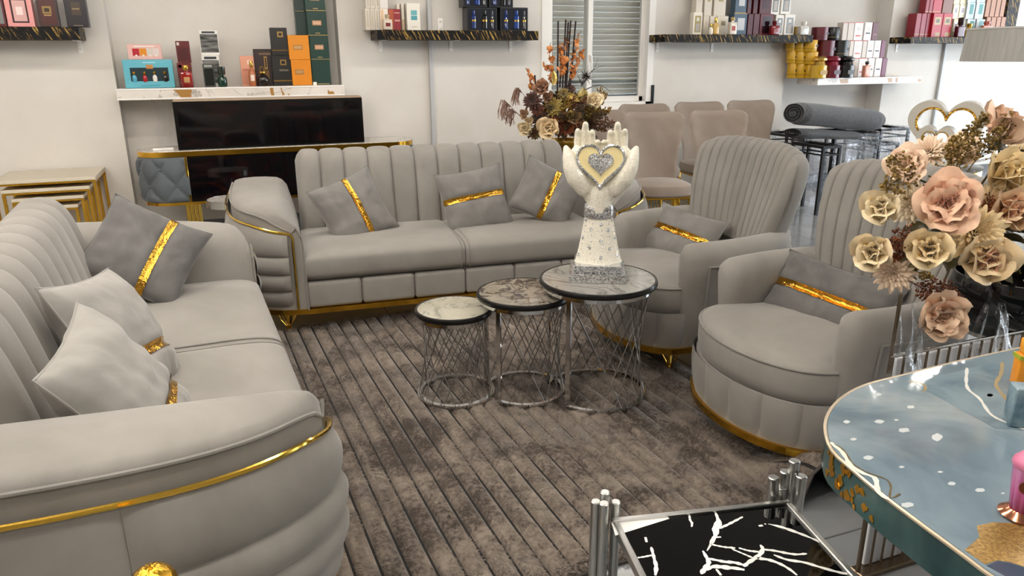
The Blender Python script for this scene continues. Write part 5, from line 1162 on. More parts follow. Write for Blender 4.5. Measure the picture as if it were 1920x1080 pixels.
def place_petals(n, r0, tilt0, tilt1, L0, L1, W0, W1, cup, curl, ruf, phase=0.0, rnd=0.1):
    """list of (meshbuilder matrix, params) for a spiral of petals opening outwards"""
    out = []
    for i in range(n):
        t = i/max(1, n-1); a = phase+i*2.39996+random.uniform(-rnd, rnd); tilt = tilt0+(tilt1-tilt0)*t
        out.append((a, tilt, r0*t, L0+(L1-L0)*t, W0+(W1-W0)*t, cup, curl*t, ruf, random.uniform(0, 6)))
    return out
def petal_mesh(p):
    a, tilt, r, L, W, cup, curl, ruf, sd = p
    m = petal(L, W, cup, -curl, ruf, sd)
    # petal rises along +z; outward is -y: tilt it outwards, move to radius, spin
    m.xform(Matrix.Rotation(a, 4, 'Z') @ Matrix.Translation((0, -r, 0)) @ Matrix.Rotation(tilt, 4, 'X') @ Matrix.Rotation(PI, 4, 'Z') @ Matrix.Rotation(0, 4, 'X')); return m
def flower(name, parent, pos, direc, R, kind, c0, c1, cin=None, separate=True, glitter=False, label=None):
    """rose / peony / mum / small: heart of joined inner petals, outer petals as sub-parts"""
    q = Vector(direc).normalized().to_track_quat('Z', 'Y').to_matrix().to_4x4()
    if kind == 'peony': inner = place_petals(36, R*0.42, rad(5), rad(44), R*0.42, R*0.72, R*0.18, R*0.36, 0.42, 0.12, 0.08); outer = place_petals(15, R*0.16, rad(44), rad(82), R*0.82, R*1.0, R*0.46, R*0.56, 0.40, 0.06, 0.07, 1.0)
    elif kind == 'rose': inner = place_petals(26, R*0.34, rad(0), rad(28), R*0.60, R*0.78, R*0.14, R*0.44, 0.45, 0.22, 0.03); outer = place_petals(13, R*0.16, rad(30), rad(74), R*0.84, R*1.02, R*0.50, R*0.60, 0.40, 0.32, 0.045, 0.6)
    elif kind == 'mum': inner = place_petals(60, R*0.2, rad(5), rad(62), R*0.4, R*0.85, R*0.08, R*0.13, 0.25, -0.1, 0.0); outer = place_petals(34, R*0.15, rad(60), rad(96), R*0.85, R*1.0, R*0.13, R*0.15, 0.15, -0.1, 0.0, 0.4)
    else: inner = place_petals(9, R*0.1, rad(5), rad(40), R*0.5, R*0.7, R*0.2, R*0.35, 0.4, 0.1, 0.03); outer = place_petals(7, R*0.1, rad(50), rad(75), R*0.85, R*1.0, R*0.4, R*0.45, 0.3, 0.2, 0.03, 0.5)
    core = MB()
    for p in inner: s = petal_mesh(p); core.add(s.v, s.f)
    core.lathe([(0.002, -R*0.25), (R*0.16, -R*0.08), (R*0.12, R*0.05)], 10)
    pm = petal_mat(c0, c1); cm = petal_mat(cin[0], cin[1]) if cin else pm
    if not separate or kind in ('mum', 'small'):
        for p in outer: s = petal_mesh(p); core.add(s.v, s.f)
    core.xform(q); fo = core.build(name, cm, parent, pos, angle=180)
    if label: fo['label'] = label
    if separate and kind not in ('mum', 'small'):
        for p in outer: petal_mesh(p).xform(q).build('petal', pm, fo, angle=180)
    if glitter:
        g = MB()
        for i in range(26):
            a = random.uniform(0, 2*PI); r = R*random.uniform(0.3, 0.62); g.ball(q @ Vector((r*math.cos(a), r*math.sin(a), R*random.uniform(0.42, 0.62))), 0.0016, 5)
        g.build('gold_glitter', GOLDB, fo)
    return fo
def leaf_mesh(L, W, droop, mat, name='leaf'):
    m = MB().grid(lambda u, v: ((2*u-1)*W*math.sin(PI*min(1, v*0.96+0.04))**0.8, L*v, -droop*L*v*v-0.25*W*abs(2*u-1)*-1), 5, 8).mesh(name); m.materials.append(mat); return m
def spray(name, parent, p0, direc, L, nb, br, mat, stem_mat, spread=0.35, seed=0):
    random.seed(seed); d = Vector(direc).normalized(); up = Vector((0, 0, 1)); side = d.cross(up).normalized() if abs(d.z) < 0.95 else Vector((1, 0, 0)); oth = d.cross(side)
    m = MB(); main = [Vector(p0)+d*L*t-up*0.12*L*t*t*(1-abs(d.z)) for t in (0, .25, .5, .75, 1)]; m.tube(main, [0.0018, 0.0016, 0.0014, 0.001, 0.0006], 5)
    for i in range(nb):
        t = random.uniform(0.18, 1.0); k = min(3, int(t*4)); b = main[k].lerp(main[k+1], t*4-k); a = random.uniform(0, 2*PI)
        l = L*spread*(1.15-t)*random.uniform(0.4, 1); e = b+(side*math.cos(a)+oth*math.sin(a))*l*0.8+d*l*0.7
        if i % 3 == 0: m.tube([b, e], 0.0007, 4, caps=False)
        m.ball(e, br*random.uniform(0.7, 1.25), 6)
    return m.build(name, mat, parent)
# ------------------------------------------------------------ peach bouquet on the right
BY = 1.46
vx = aty(1888, 560, BY).x; vz0, vz1 = 0.655, 0.80
bq = thing('flower_arrangement', 'large bouquet of peach and cream silk flowers with gold sprays at the right', 'bouquet', (0, 0, 0))
BC = Vector((aty(1800, 460, BY).x+0.08, BY+0.06, 0.93))
FL = [  # px, py, depth offset, px radius, kind, colours, facing bias
    (1776, 386, -0.10, 55, 'peony', '#e0b39c', '#eac8b4', ('#d59a86', '#e2b09c'), True),
    (1875, 250, 0.00, 47, 'peony', '#e2bfae', '#ecd2c4', None, False),
    (1700, 316, 0.02, 36, 'peony', '#e6c6b6', '#efd8ca', None, False),
    (1742, 286, 0.06, 30, 'mum', '#ead2c2', '#f0dfd2', None, False),
    (1655, 393, -0.02, 36, 'rose', '#e6d8bb', '#f0e6d0', None, True),
    (1640, 474, -0.05, 38, 'rose', '#e2d2b2', '#ecdfc6', None, True),
    (1675, 512, -0.07, 33, 'mum', '#dcc2b2', '#e6d2c4', None, False),
    (1715, 385, -0.03, 36, 'mum', '#e8dccc', '#f0e8dc', None, False),
    (1742, 468, -0.12, 42, 'rose', '#e4cfa6', '#eee0c2', None, True),
    (1758, 586, -0.11, 46, 'peony', '#dcb9a2', '#e6cab6', ('#d2a690', '#deb8a2'), False),
    (1845, 485, -0.13, 50, 'rose', '#e8d2ac', '#f0e2c8', ('#d9a088', '#e2b29a'), True),
    (1828, 436, -0.11, 46, 'mum', '#e6cd9c', '#eedcb6', None, True),
    (1885, 335, -0.06, 48, 'rose', '#e8d3a4', '#f0e2c0', None, True),
    (1890, 400, -0.10, 46, 'rose', '#e2bf9e', '#ecd2b6', ('#d8a284', '#e2b498'), True),
    (1855, 385, -0.05, 34, 'mum', '#e8d2a8', '#f0e0c2', None, False),
    (1800, 292, 0.05, 34, 'peony', '#eacfbe', '#f0dccf', None, False),
    (1912, 300, 0.02, 38, 'mum', '#e6d2ac', '#eedec0', None, False),
    (1935, 430, -0.04, 50, 'peony', '#e4c9ac', '#ecd6be', None, False),
    (1940, 520, -0.05, 45, 'rose', '#e6d2b4', '#eee0ca', None, False)]
random.seed(21)
for (px, py, dy, pr, kind, c0, c1, cin, gl_) in FL:
    p = aty(px, py, BY+dy); dep = (p-Vector((0, 0, CAM_H))).dot(CF); R = pr/F_PX*dep*1.13
    d = (p-BC); d.z *= 0.9; d = d.normalized()+Vector((-0.55, -0.85, 0.35))*0.75
    if py < 270: d = Vector((0.45, -0.35, 0.75))
    if py > 560: d = Vector((-0.35, -0.9, -0.05))
    flower({'peony': 'peony_flower', 'rose': 'rose_flower', 'mum': 'chrysanthemum_flower'}[kind], bq, p, d, R, kind, c0, c1, cin, True, gl_)
GLF = noisy('gilded_leaf', '#2d2a18', '#5d5530', 20, 0.45); GSP = noisy('gilded_berry', '#4a3a18', '#a08446', 40, 0.35, 0.55); CSP = noisy('copper_berry', '#4a2412', '#8a4e2c', 40, 0.35, 0.5); STM = M('#4a3d22', 0.6)
lm_ = leaf_mesh(0.085, 0.024, 0.3, GLF)
random.seed(4)
for i in range(80):
    a = random.uniform(0, 2*PI); e = random.uniform(-0.5, 0.9); d = Vector((math.cos(a)*math.cos(e), math.sin(a)*math.cos(e)*0.8, math.sin(e)))
    o = mk('leaf', lm_, None, bq, BC+Vector((d.x*0.13, d.y*0.11, d.z*0.15))); o.rotation_euler = d.to_track_quat('Y', 'Z').to_euler(); o.rotation_euler.y += random.uniform(-0.6, 0.6)
for i, (px, py, dx, dz, L, nb, mt) in enumerate(((1760, 330, 0.5, 1.0, 0.16, 120, GSP), (1790, 330, 0.1, 1.0, 0.17, 150, GSP), (1775, 345, -0.3, 1, 0.14, 120, GSP), (1815, 320, 0.3, 0.8, 0.13, 90, GSP), (1720, 345, -1.0, 0.15, 0.17, 120, GSP), (1715, 330, -1, 0.5, 0.15, 80, GSP), (1860, 290, 0.05, 1, 0.12, 60, GSP),
        (1725, 430, -1, -0.1, 0.14, 140, CSP), (1715, 445, -0.9, -0.4, 0.10, 110, CSP), (1725, 530, 0.9, -0.25, 0.13, 150, CSP), (1700, 525, 0.8, -0.4, 0.12, 110, CSP), (1855, 360, -0.3, -0.2, 0.08, 60, CSP), (1690, 500, 0.7, -0.2, 0.09, 60, GSP))):
    spray('gold_spray' if mt is GSP else 'copper_spray', bq, aty(px, py, BY-0.01-(0.05 if i > 6 else 0)), (dx, -0.25, dz), L, nb, 0.0033, mt, STM, 0.40, 50+i)
MB().tube([BC+Vector((0.0, 0, 0.1)), aty(1872, 300, BY), aty(1875, 262, BY)], 0.003, 6).tube([BC, aty(1758, 560, BY-0.06), aty(1758, 586, BY-0.09)], 0.003, 6).tube([BC, Vector((vx, BY, 0.72))], 0.02, 8).build('stems', STM, bq)
for px, py in ((1885, 275), (1862, 268), (1893, 290)):
    o = mk('leaf', lm_, None, bq, aty(px, py, BY)); o.rotation_euler = (0.2, -0.5, random.uniform(1.5, 4))
vs_ = thing('vase', 'dark mirrored bowl vase holding the peach bouquet', 'vase', (vx, BY, 0.64))
MB().lathe([(0, 0), (0.07, 0), (0.125, 0.035), (0.158, 0.085), (0.165, 0.13), (0.155, 0.175), (0.148, 0.175), (0.157, 0.13), (0.15, 0.088), (0.118, 0.042), (0.06, 0.012), (0, 0.012)], 48).build('bowl', M('#1b1c20', 0.06, 0.6, coat=0.5), vs_)
ps = thing('flower_stand', 'rod-sided flower stand carrying the dark bowl vase', 'plant stand', (vx, BY, 0))
sw, sz = 1.05, 0.64; sx0 = 1.575-vx; scx = sx0+sw/2
RODM = M('#7a6a58', 0.25, 0.9)
MB().rbox((scx, -0.13, 0.69), (sw, 0.010, 0.007), 0.002, 1).build('top_rail', CHROME, ps, smooth=False)
MB().lathe([(0, sz-0.012), (0.11, sz-0.012), (0.11, sz), (0, sz)], 32).build('vase_plate', M('#c9ccd0', 0.1, 0.9), ps)
MB().lathe([(0.02, 0.0), (0.02, sz-0.012)], 16).build('post', RODM, ps)
MB().rbox((scx, -0.13, 0.008), (sw, 0.05, 0.016), 0.003, 1).build('base_bar', RODM, ps, smooth=False)
MB().rbox((0, -0.06, 0.008), (0.05, 0.16, 0.016), 0.003, 1).build('base_strut', RODM, ps, smooth=False)
MB().rbox((scx+0.02, -0.115, 0.345), (sw-0.04, 0.010, 0.655), 0.002, 1).build('back_panel', M('#d9dbe0', 0.25), ps, smooth=False)
rm_ = MB().lathe([(0.0035, 0.016), (0.0035, 0.684)], 8).mesh('rod'); rm_.materials.append(RODM)
for i in range(26): mk('rod', rm_, None, ps, (sx0+0.012+i*(sw-0.024)/25, -0.13, 0))
MB().lathe([(0.005, 0.016), (0.005, 0.86)], 10, (sx0+0.004, -0.13, 0)).build('corner_post', RODM, ps)
def drape(c, w, h, dpt, seed):
    c = (c[0]-vx, c[1]-BY, c[2])
    def f(u, v):
        a = (u-0.5)*2; k = 0.25+0.75*v**0.8; n_ = noise.noise(Vector((u*5+seed, v*3, 1)))
        return (c[0]+a*w/2*k, c[1]-dpt*(1-abs(a))*0.5+0.02*n_-0.02*v, c[2]-h*v+0.012*noise.noise(Vector((u*6, 2, seed))))
    o = MB().grid(f, 22, 16).build('plastic_film', FILM, ps); o['label'] = 'gathered clear plastic film'
p_ = aty(1858, 566, 1.30); drape((p_.x, 1.295, p_.z), 0.26, 0.24, 0.05, 2.0)
p_ = aty(1705, 565, 1.30); drape((p_.x, 1.298, p_.z), 0.15, 0.22, 0.02, 5.0)
# ------------------------------------------------------------ autumn bouquet behind the sofa
AY = 5.05
ax0 = aty(1062, 200, AY).x; az = aty(1060, 263, AY).z
va = thing('vase', 'tall gold vase holding the autumn bouquet behind the sofa', 'vase', (ax0, AY, 0))
MB().lathe([(0, 0), (0.13, 0), (0.14, 0.02), (0.10, 0.08), (0.12, 0.3), (0.14, 0.55), (0.12, az-0.1), (0.135, az), (0.128, az), (0.11, az-0.1), (0, az-0.12)], 36).build('body', M('#b8923f', 0.25, 1.0), va)
MB().lathe([(0.128, az-0.006), (0.140, az-0.006), (0.140, az+0.006), (0.128, az+0.006), (0.128, az-0.006)], 36).build('rim', GOLDB, va)
ab = thing('flower_arrangement', 'autumn bouquet of brown, orange and cream silk flowers with tall dark sticks', 'bouquet', (0, 0, 0))
AC = Vector((ax0, AY, az+0.12))
def C_(x, y): return (860+x*340/1469, 30+y*250/1080)
AF = [(740, 910, 80, 'rose', '#e2cba4', '#efdfc4', -0.16), (1085, 700, 62, 'rose', '#e8d8b8', '#f0e6d0', -0.24), (555, 915, 52, 'rose', '#cdbd9a', '#dccfb2', -0.15), (675, 595, 55, 'peony', '#7a5034', '#94684a', -0.05), (725, 672, 45, 'small', '#6d4a30', '#8a6242', -0.10), (922, 826, 54, 'rose', '#7d5c34', '#9a7a4a', -0.15),
      (1000, 770, 40, 'small', '#8d6a3c', '#a88450', -0.08), (970, 890, 45, 'small', '#b0774e', '#c08a60', -0.12), (800, 800, 55, 'mum', '#8d4a26', '#a86236', -0.11), (600, 690, 60, 'mum', '#3a2018', '#563024', -0.08), (900, 600, 40, 'mum', '#4a2c24', '#5f3c30', 0.0), (870, 900, 60, 'mum', '#6d3014', '#8d4620', -0.10), (1090, 810, 40, 'small', '#a06a40', '#b8845a', -0.02), (660, 830, 55, 'mum', '#2f2018', '#4a3424', -0.1), (770, 740, 60, 'mum', '#8a7434', '#a8924c', -0.12), (540, 800, 40, 'small', '#8d6a4a', '#a07c5c', -0.03), (940, 930, 40, 'mum', '#3a3a1c', '#54542a', -0.05),
      (850, 640, 45, 'mum', '#6d5a24', '#97824a', -0.06), (640, 760, 42, 'mum', '#4a2418', '#6d3a26', -0.10), (1010, 650, 42, 'mum', '#8a7a3c', '#b3a05a', -0.06), (620, 950, 40, 'mum', '#5c4a20', '#83703a', -0.09), (700, 960, 34, 'small', '#4a3a1c', '#6a5830', -0.08), (1050, 880, 40, 'mum', '#3d2a14', '#5c4424', -0.04), (580, 860, 40, 'small', '#a08660', '#c2aa86', -0.09)]
random.seed(9)
for x, y, r, kind, c0, c1, dy in AF:
    px, py = C_(x, y); p = aty(px, py, AY+dy); R = r*0.2315/F_PX*(p-Vector((0, 0, CAM_H))).dot(CF)*1.35
    flower({'rose': 'rose_flower', 'peony': 'peony_flower', 'small': 'rose_bud_flower', 'mum': 'chrysanthemum_flower'}[kind], ab, p, (p-AC).normalized()+Vector((-0.35, -0.9, 0.2)), R, kind, c0, c1, None, False)
fill = noisy('dark_foliage', '#2a1e12', '#574526', 30, 0.6)
lm2 = leaf_mesh(0.11, 0.022, 0.25, fill)
random.seed(12)
for i in range(170):
    a = random.uniform(0, 2*PI); e = random.uniform(-0.35, 1.2); d = Vector((math.cos(a)*math.cos(e), math.sin(a)*math.cos(e)*0.7, math.sin(e)))
    o = mk('leaf', lm2, None, ab, AC+Vector((d.x*0.16, d.y*0.12, d.z*0.16))); o.rotation_euler = d.to_track_quat('Y', 'Z').to_euler()
for i in range(34):
    a = random.uniform(-2.9, 0.2); e = random.uniform(-0.3, 1.0); spray('dried_spray', ab, AC+Vector((math.cos(a)*0.1, math.sin(a)*0.09, 0.02)), (math.cos(a)*math.cos(e), math.sin(a)*0.6, math.sin(e)), random.uniform(0.18, 0.30), 70, 0.0055, (GSP, fill, M('#5c3018', 0.5), M('#8a6a2c', 0.4, 0.5))[i % 4], STM, 0.32, 100+i)
STK = M('#241512', 0.5)
for (xa, ya), (xb, yb) in (((800, 560), (806, 40)), ((840, 560), (868, 30)), ((860, 560), (888, 50)), ((870, 540), (908, 36)), ((900, 560), (948, 42)), ((630, 640), (617, 478)), ((820, 520), (828, 380)), ((890, 520), (935, 280))):
    MB().tube([aty(*C_(xa, ya+60), AY), aty(*C_(xb, yb), AY+0.01)], 0.0065, 6).build('dark_stick', STK, ab)
ORG = petal_mat('#c07030', '#d89048')
op = MB()
for k in range(5): s = petal(0.022, 0.012, 0.3, 0.1, 0.03, k, 4, 4); s.xform(Matrix.Rotation(k*2*PI/5, 4, 'Z') @ Matrix.Rotation(rad(60), 4, 'X')); op.add(s.v, s.f)
opm = op.mesh('orange_blossom', True, 180); opm.materials.append(ORG)
random.seed(31)
for br in (((735, 560), (745, 400), (735, 270), (745, 215)), ((820, 560), (850, 380), (865, 220), (915, 75)), ((900, 540), (940, 420), (985, 320), (1030, 260)), ((880, 480), (930, 330), (955, 200), (990, 120)), ((770, 560), (760, 470), (700, 400), (680, 388)), ((600, 640), (585, 530), (570, 470), (540, 420)), ((820, 520), (830, 400), (822, 280), (818, 200))):
    P = [aty(*C_(*q_), AY-0.02+0.02*i) for i, q_ in enumerate(br)]; C2 = resample(catmull(P, 24), 24)
    MB().tube([Vector(q_) for q_ in C2], 0.0016, 5).build('blossom_stem', STK, ab)
    for i in range(4, 21):
        for _ in range(1):
            o = mk('orange_blossom', opm, None, ab, Vector(C2[i])+Vector((random.uniform(-.016, .016), random.uniform(-.02, .01), random.uniform(-.012, .012)))); o.rotation_euler = (random.uniform(0, 3), random.uniform(0, 3), random.uniform(0, 6)); o.scale = [random.uniform(0.7, 1.15)]*3
GRS = M('#8a6a5c', 0.7)
for tipx, tipy, sx, sy, drop in ((380, 690, 520, 830, 150), (490, 590, 560, 680, 140), (440, 760, 540, 850, 130)):
    P0, P1 = aty(*C_(sx, sy), AY-0.02), aty(*C_(tipx, tipy), AY-0.04); m = MB().tube([P0, P1], 0.0015, 5)
    for i in range(26):
        t = i/25; st_ = P1.lerp(P0, t*0.35); dx = random.uniform(-0.10, -0.02)*(0.5+t*0.3); dz = -drop*0.2315/F_PX*5.2*random.uniform(0.75, 1.05)*(1-0.3*t)
        m.tube([st_, st_+Vector((dx*0.7, random.uniform(-0.02, 0.02), 0.012)), st_+Vector((dx, random.uniform(-.03, .03), dz*0.55)), st_+Vector((dx*1.02, random.uniform(-.03, .03), dz))], [0.0012, 0.002, 0.0028, 0.001], 4)
    m.build('drooping_plume', GRS, ab)
for q0, q1, q2 in (((1000, 560), (1070, 450), (1190, 395)), ((1000, 560), (1100, 420), (1128, 335)), ((1000, 560), (960, 470), (945, 440)), ((1020, 600), (1140, 560), (1250, 630)), ((990, 570), (1040, 440), (1045, 380))):
    MB().tube([Vector(v_) for v_ in resample(catmull([aty(*C_(*q0), AY), aty(*C_(*q1), AY+0.02), aty(*C_(*q2), AY+0.03)], 12), 12)], [0.004-0.0003*i for i in range(12)], 5).build('dark_frond', STK, ab)
m = MB(); pc = aty(*C_(1030, 490), AY+0.01)
for i in range(22):
    a = 2*PI*i/22+random.uniform(-.1, .1); l = random.uniform(0.03, 0.065); m.tube([pc, pc+Vector((l*math.cos(a), random.uniform(-0.04, 0.01), l*math.sin(a)))], [0.004, 0.0008], 4)
m.build('dark_star_flower', STK, ab)
GLIL = noisy('gold_glitter_leaf', '#7c6428', '#b39a50', 90, 0.35, 0.6)
lm3 = leaf_mesh(0.13, 0.026, 0.35, GLIL)
for i, (x, y, a) in enumerate(((820, 720, 2.5), (850, 720, 3.6), (840, 740, 1.0), (830, 750, 4.6), (930, 690, 2.9), (935, 700, 4.4), (985, 690, 5.2), (960, 640, 1.2), (760, 560, 0.5))):
    o = mk('gold_leaf', lm3, None, ab, aty(*C_(x, y), AY-0.17)); o.rotation_euler = (rad(70), a, random.uniform(-0.5, 0.5))
# ================================================================== pillows in place
YB_, XB_ = 0, 0
def pil_back(label, px, py, Y, z, *a, **k): p = aty(px, py, Y); return pillow(label, (p.x, Y, p.z), *a, **k)
pil_back('grey throw pillow with a gold band at the left end of the rear sofa', 663, 393, 4.28, 0.66, rad(6), rad(-22), rad(-19), 0.40, 0.40, 0.14, PIL_M, 'v', 0.12, 1)
pil_back('grey throw pillow with a level gold band in the middle of the rear sofa', 890, 377, 4.22, 0.66, rad(-4), rad(-20), rad(-8), 0.42, 0.40, 0.15, PIL_M, 'h', 0.10, 2)
pil_back('grey throw pillow with a slanted gold band at the right end of the rear sofa', 1026, 364, 4.16, 0.66, rad(-14), rad(-22), rad(27), 0.40, 0.36, 0.15, PIL_M, 'v', 0.05, 3)
def pillow4(label, TL, TR, BR, BL, *a, **k):
    TL, TR, BR, BL = map(Vector, (TL, TR, BR, BL)); c = (TL+TR+BR+BL)/4; ex = ((TR-TL)+(BR-BL)).normalized(); ez = ((TL-BL)+(TR-BR)).normalized()
    m = (ex+ez).normalized(); n = (ex-ez).normalized(); ex = (m+n).normalized(); ez = (m-n).normalized(); ey = ez.cross(ex)
    t = pillow(label, c, 0, 0, 0, *a, **k); t.rotation_euler = Matrix((ex, ey, ez)).transposed().to_euler(); return t
pillow4('dark grey throw pillow leaning in the far corner of the left sofa', (-.46, 3.50, .87), (-.18, 3.48, .66), (-.267, 3.225, .47), (-.54, 3.36, .66), 0.42, 0.42, 0.15, PIL_D, 'v', 0.25, 4)
pillow4('light grey throw pillow in the middle of the left sofa', (-.458, 2.33, .78), (-.403, 2.643, .82), (-.27, 2.44, .49), (-.325, 2.13, .47), 0.41, 0.43, 0.17, PIL_L, 'h', -0.38, 5)
pillow4('light grey throw pillow on the left sofa nearest the viewer', (-.41, 1.80, .76), (-.39, 2.08, .80), (-.20, 2.08, .50), (-.22, 1.83, .47), 0.41, 0.43, 0.17, PIL_L, 'h', -0.42, 6)
def pil_ch(label, px, py, X_, *a, **k):
    d = ray(px, py); t = X_/d.x; p = Vector((0, 0, CAM_H))+d*t; return pillow(label, p, *a, **k)
pil_ch('grey lumbar pillow with a gold band on the rear armchair', 1276, 444, 2.20, rad(-78), rad(-34), rad(4), 0.50, 0.30, 0.14, PIL_M, 'h', 0.05, 7)
pil_ch('dark grey lumbar pillow with a gold band on the armchair nearest the blue table', 1550, 566, 2.16, rad(-78), rad(-32), rad(4), 0.54, 0.31, 0.14, PIL_D, 'h', 0.05, 8)

# ================================================================== rolled rugs on wrapped metal tables, right background
DGM = noisy('charcoal_plush', '#3c3d40', '#55565a', 60, 0.95, bs=0.6, bscale=180, bdist=0.006, sheen=0.3)
def roll(label, pL, pR, Y0, Y1, r, sq, seed):
    a, b = aty(*pL, Y0), aty(*pR, Y1); m = MB(); ax = (b-a)
    d = ax.normalized(); up = Vector((0, 0, 1)); sd_ = d.cross(up).normalized(); up = sd_.cross(d)
    def f(u, v):
        ang = 2*PI*v; k = 1+0.06*noise.noise(Vector((u*4, math.cos(ang)*1.5+seed, math.sin(ang)*1.5)))
        e = 1.0 if 0.03 < u < 0.97 else 0.86
        return a+ax*u+(sd_*math.cos(ang)*r*1.25*k+up*math.sin(ang)*r*sq*k)*e
    m.grid(f, 36, 28, cv=True); m.f.append(tuple(range(27, -1, -1))); m.f.append(tuple(35*28+i for i in range(28)))
    t = m.build('rolled_rug', DGM, None, label=label, cat='rug', group='rolled charcoal rugs'); 
    sp = [a-d*0.004+(sd_*math.cos(q)*1.25*r*(1-q/22)+up*math.sin(q)*r*sq*(1-q/22))*0.82 for q in [0.35*i for i in range(44)]]
    MB().tube(sp, 0.006, 5).build('spiral_edge', M('#1e1e20', 0.95), t)
    return t
roll('upper rolled charcoal rug lying on the wrapped tables', (1488, 212), (1640, 226), 5.85, 5.95, 0.12, 0.9, 1.0)
roll('lower rolled charcoal rug under the upper roll', (1486, 249), (1600, 254), 5.93, 5.98, 0.11, 0.42, 3.0)
roll('rear rolled charcoal rug behind the upper roll', (1565, 222), (1644, 226), 6.25, 6.28, 0.10, 0.9, 5.0)
BM = M('#19191b', 0.35, 0.4); GLS, nt_, b_ = newmat('smoked_glass'); setp(b_, color=(0.02, 0.022, 0.025), rough=0.04, alpha=0.75)
def frame_table(label, x0, x1, y0, y1, z, wrap=None, group='black metal frame tables'):
    t = thing('frame_table', label, 'table', ((x0+x1)/2, (y0+y1)/2, 0), 0, group); w, d, q = x1-x0, y1-y0, 0.025
    for sx in (-1, 1):
        for sy in (-1, 1): MB().box((sx*(w/2-q/2), sy*(d/2-q/2), z/2), (q, q, z)).build('leg', BM, t, smooth=False)
    m = MB()
    for sy in (-1, 1): m.box((0, sy*(d/2-q/2), z-q/2), (w-2*q, q, q))
    for sx in (-1, 1): m.box((sx*(w/2-q/2), 0, z-q/2), (q, d-2*q, q))
    m.build('top_frame', BM, t, smooth=False)
    m = MB()
    for sy in (-1, 1): m.box((0, sy*(d/2-q/2), z-0.085), (w-2*q, 0.014, 0.014))
    for sx in (-1, 1): m.box((sx*(w/2-q/2), 0, z-0.085), (0.014, d-2*q, 0.014))
    m.build('lower_rail', BM, t, smooth=False)
    if wrap is not None:
        def f(u, v):
            per = [(-1, -1), (1, -1), (1, 1), (-1, 1), (-1, -1)]; k = min(int(u*4), 3); s = u*4-k; a, b = per[k], per[k+1]
            x = (a[0]+(b[0]-a[0])*s)*(w/2+0.012); y = (a[1]+(b[1]-a[1])*s)*(d/2+0.012); nz = noise.noise(Vector((x*9+wrap, y*9, v*6)))
            return (x*(1+0.03*nz), y*(1+0.05*nz), z*0.12+(z*0.90)*v+0.01*nz)
        MB().grid(f, 48, 14).build('plastic_wrap', FILM, t)
    return t
zt1 = 0.70
frame_table('open black metal table frame at the left of the rugs, beside the dining chairs', aty(1492, 262, 5.75).x, aty(1568, 274, 5.45).x, 5.38, 5.80, aty(1566, 272, 5.42).z)
frame_table('plastic-wrapped black metal table directly under the rolled rugs', aty(1550, 250, 6.0).x, aty(1632, 250, 6.0).x, 5.88, 6.5, aty(1600, 252, 5.9).z, 1.0)
frame_table('plastic-wrapped black metal table at the right, beside the heart sculpture', aty(1646, 240, 5.95).x, aty(1700, 240, 5.95).x, 5.9, 6.55, aty(1690, 240, 5.9).z, 4.0)
frame_table('inner plastic-wrapped metal table below the right-hand wrapped table', aty(1652, 262, 5.95).x, aty(1692, 262, 5.95).x, 5.98, 6.45, aty(1680, 268, 5.98).z, 7.0)
frame_table('low plastic-wrapped metal table under the rolled rugs', aty(1482, 262, 6.1).x, aty(1526, 262, 6.1).x, 5.9, 6.5, aty(1520, 254, 6.0).z, 2.0)

# ================================================================== goods on the blue table
po = aty(1910, 735, 1.0)
def on_blue(px, py): p = atz(px, py, BZ); return p
p = on_blue(1913, 724); hgt = 0.105
ob = thing('spray_bottle', 'orange spray bottle with a green label on the blue marble table', 'bottle', (p.x+0.004, p.y, BZ+0.001), rad(-30))
MB().rbox((0, 0, 0.038), (0.042, 0.03, 0.076), 0.006, 3).build('body', M('#d88a1e', 0.35), ob)
MB().rbox((0, 0, 0.092), (0.030, 0.026, 0.032), 0.004, 2).build('cap', M('#e09a2c', 0.35), ob)
MB().box((0, 0, 0.068), (0.0445, 0.032, 0.009)).build('green_strip', M('#9aa52a', 0.4), ob, smooth=False)
MB().prism([(0.011*math.cos(a), 0.016*math.sin(a)*(1+0.15*math.sin(a))) for a in [2*PI*i/20 for i in range(20)]], 0, 0.001).xform(Matrix.Translation((0.004, -0.0152, 0.033)) @ Matrix.Rotation(rad(90), 4, 'X')).build('fruit_print', M('#8a9426', 0.4), ob, smooth=False)
cu = bpy.data.curves.new('lettering', 'FONT'); cu.body = 'MANGO'; cu.size = 0.0085; cu.extrude = 0.0002; cu.align_x = 'CENTER'; cu.align_y = 'CENTER'
to = bpy.data.objects.new('tmp', cu); COL.objects.link(to); dg = bpy.context.evaluated_depsgraph_get(); tm = bpy.data.meshes.new_from_object(to.evaluated_get(dg)); bpy.data.objects.remove(to)
tm.materials.clear(); o = mk('lettering', tm, M('#5d6a14', 0.5), ob, (0, -0.0164, 0.068), (rad(90), 0, 0))
p = on_blue(1908, 805)
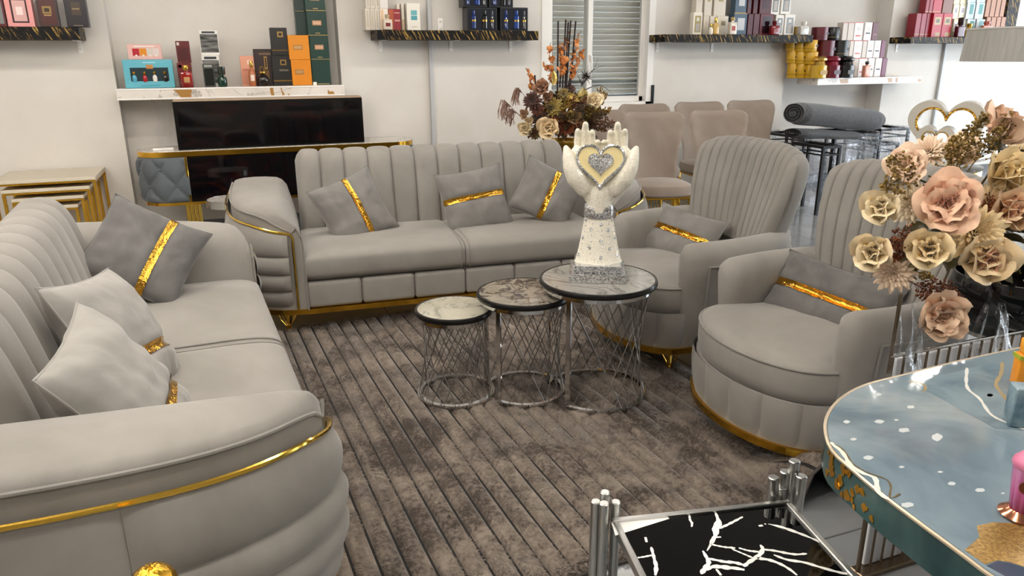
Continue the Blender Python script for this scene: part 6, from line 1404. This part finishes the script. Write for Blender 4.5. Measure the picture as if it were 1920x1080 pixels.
bb_ = MB().rbox((0, 0, 0.04), (0.06, 0.04, 0.08), 0.002, 1).build('perfume_box', noisy('misty_blue_print', '#41606f', '#8297a0', 25, 0.3), None, (p.x+0.028, p.y+0.01, BZ+0.001), (0, 0, rad(-35)), smooth=False, label='misty blue carton behind the pink bottle on the blue marble table', cat='box')
p = on_blue(1912, 975)
pk = thing('perfume_bottle', 'pink and magenta fluted bottle with a rose-gold foot on the blue marble table', 'bottle', (p.x+0.012, p.y+0.006, BZ+0.001))
RG = M('#d08a6c', 0.15, 1.0)
MB().lathe([(0, 0), (0.030, 0.0), (0.033, 0.004), (0.026, 0.009), (0.021, 0.014), (0, 0.014)], 32).build('foot', RG, pk)
def grad():
    m, nt, b = newmat('pink_to_magenta_glass'); tc = N_(nt, 'ShaderNodeTexCoord'); sp = N_(nt, 'ShaderNodeSeparateXYZ'); nt.links.new(tc.outputs['Object'], sp.inputs[0])
    mr = N_(nt, 'ShaderNodeMapRange'); mr.inputs[1].default_value = 0.014; mr.inputs[2].default_value = 0.09; nt.links.new(sp.outputs[2], mr.inputs[0])
    r = ramp(nt, [(0, '#6d1040'), (0.4, '#b04a86'), (1, '#c07aa8')]); nt.links.new(mr.outputs[0], r.inputs['Fac']); nt.links.new(r.outputs['Color'], b.inputs['Base Color']); setp(b, rough=0.08, coat=0.5); return m
def fl(u, v): a = 2*PI*v; z = 0.014+0.072*u; r = (0.019+0.006*u)*(1+0.03*math.cos(12*a)); return (r*math.cos(a), r*math.sin(a), z)
m = MB().grid(fl, 12, 72, cv=True); m.f.append(tuple(11*72+i for i in range(72))); m.build('body', grad(), pk)
MB().lathe([(0.0265, 0.086), (0.028, 0.090), (0.026, 0.097), (0.022, 0.101), (0.017, 0.107), (0.008, 0.111), (0, 0.112)], 32).build('cap', M('#c66f92', 0.35), pk)
a_ = math.atan2(-p.y, -p.x)+0.15; MB().lathe([(0, 0), (0.012, 0), (0.012, 0.0015), (0, 0.0015)], 24, m=Matrix.Diagonal((1, 1.25, 1))).xform(Matrix.Translation((0.0225*math.cos(a_), 0.0225*math.sin(a_), 0.060)) @ Matrix.Rotation(a_, 4, 'Z') @ Matrix.Rotation(PI/2, 4, 'Y')).build('medallion', M('#8a4a34', 0.3, 0.8), pk)
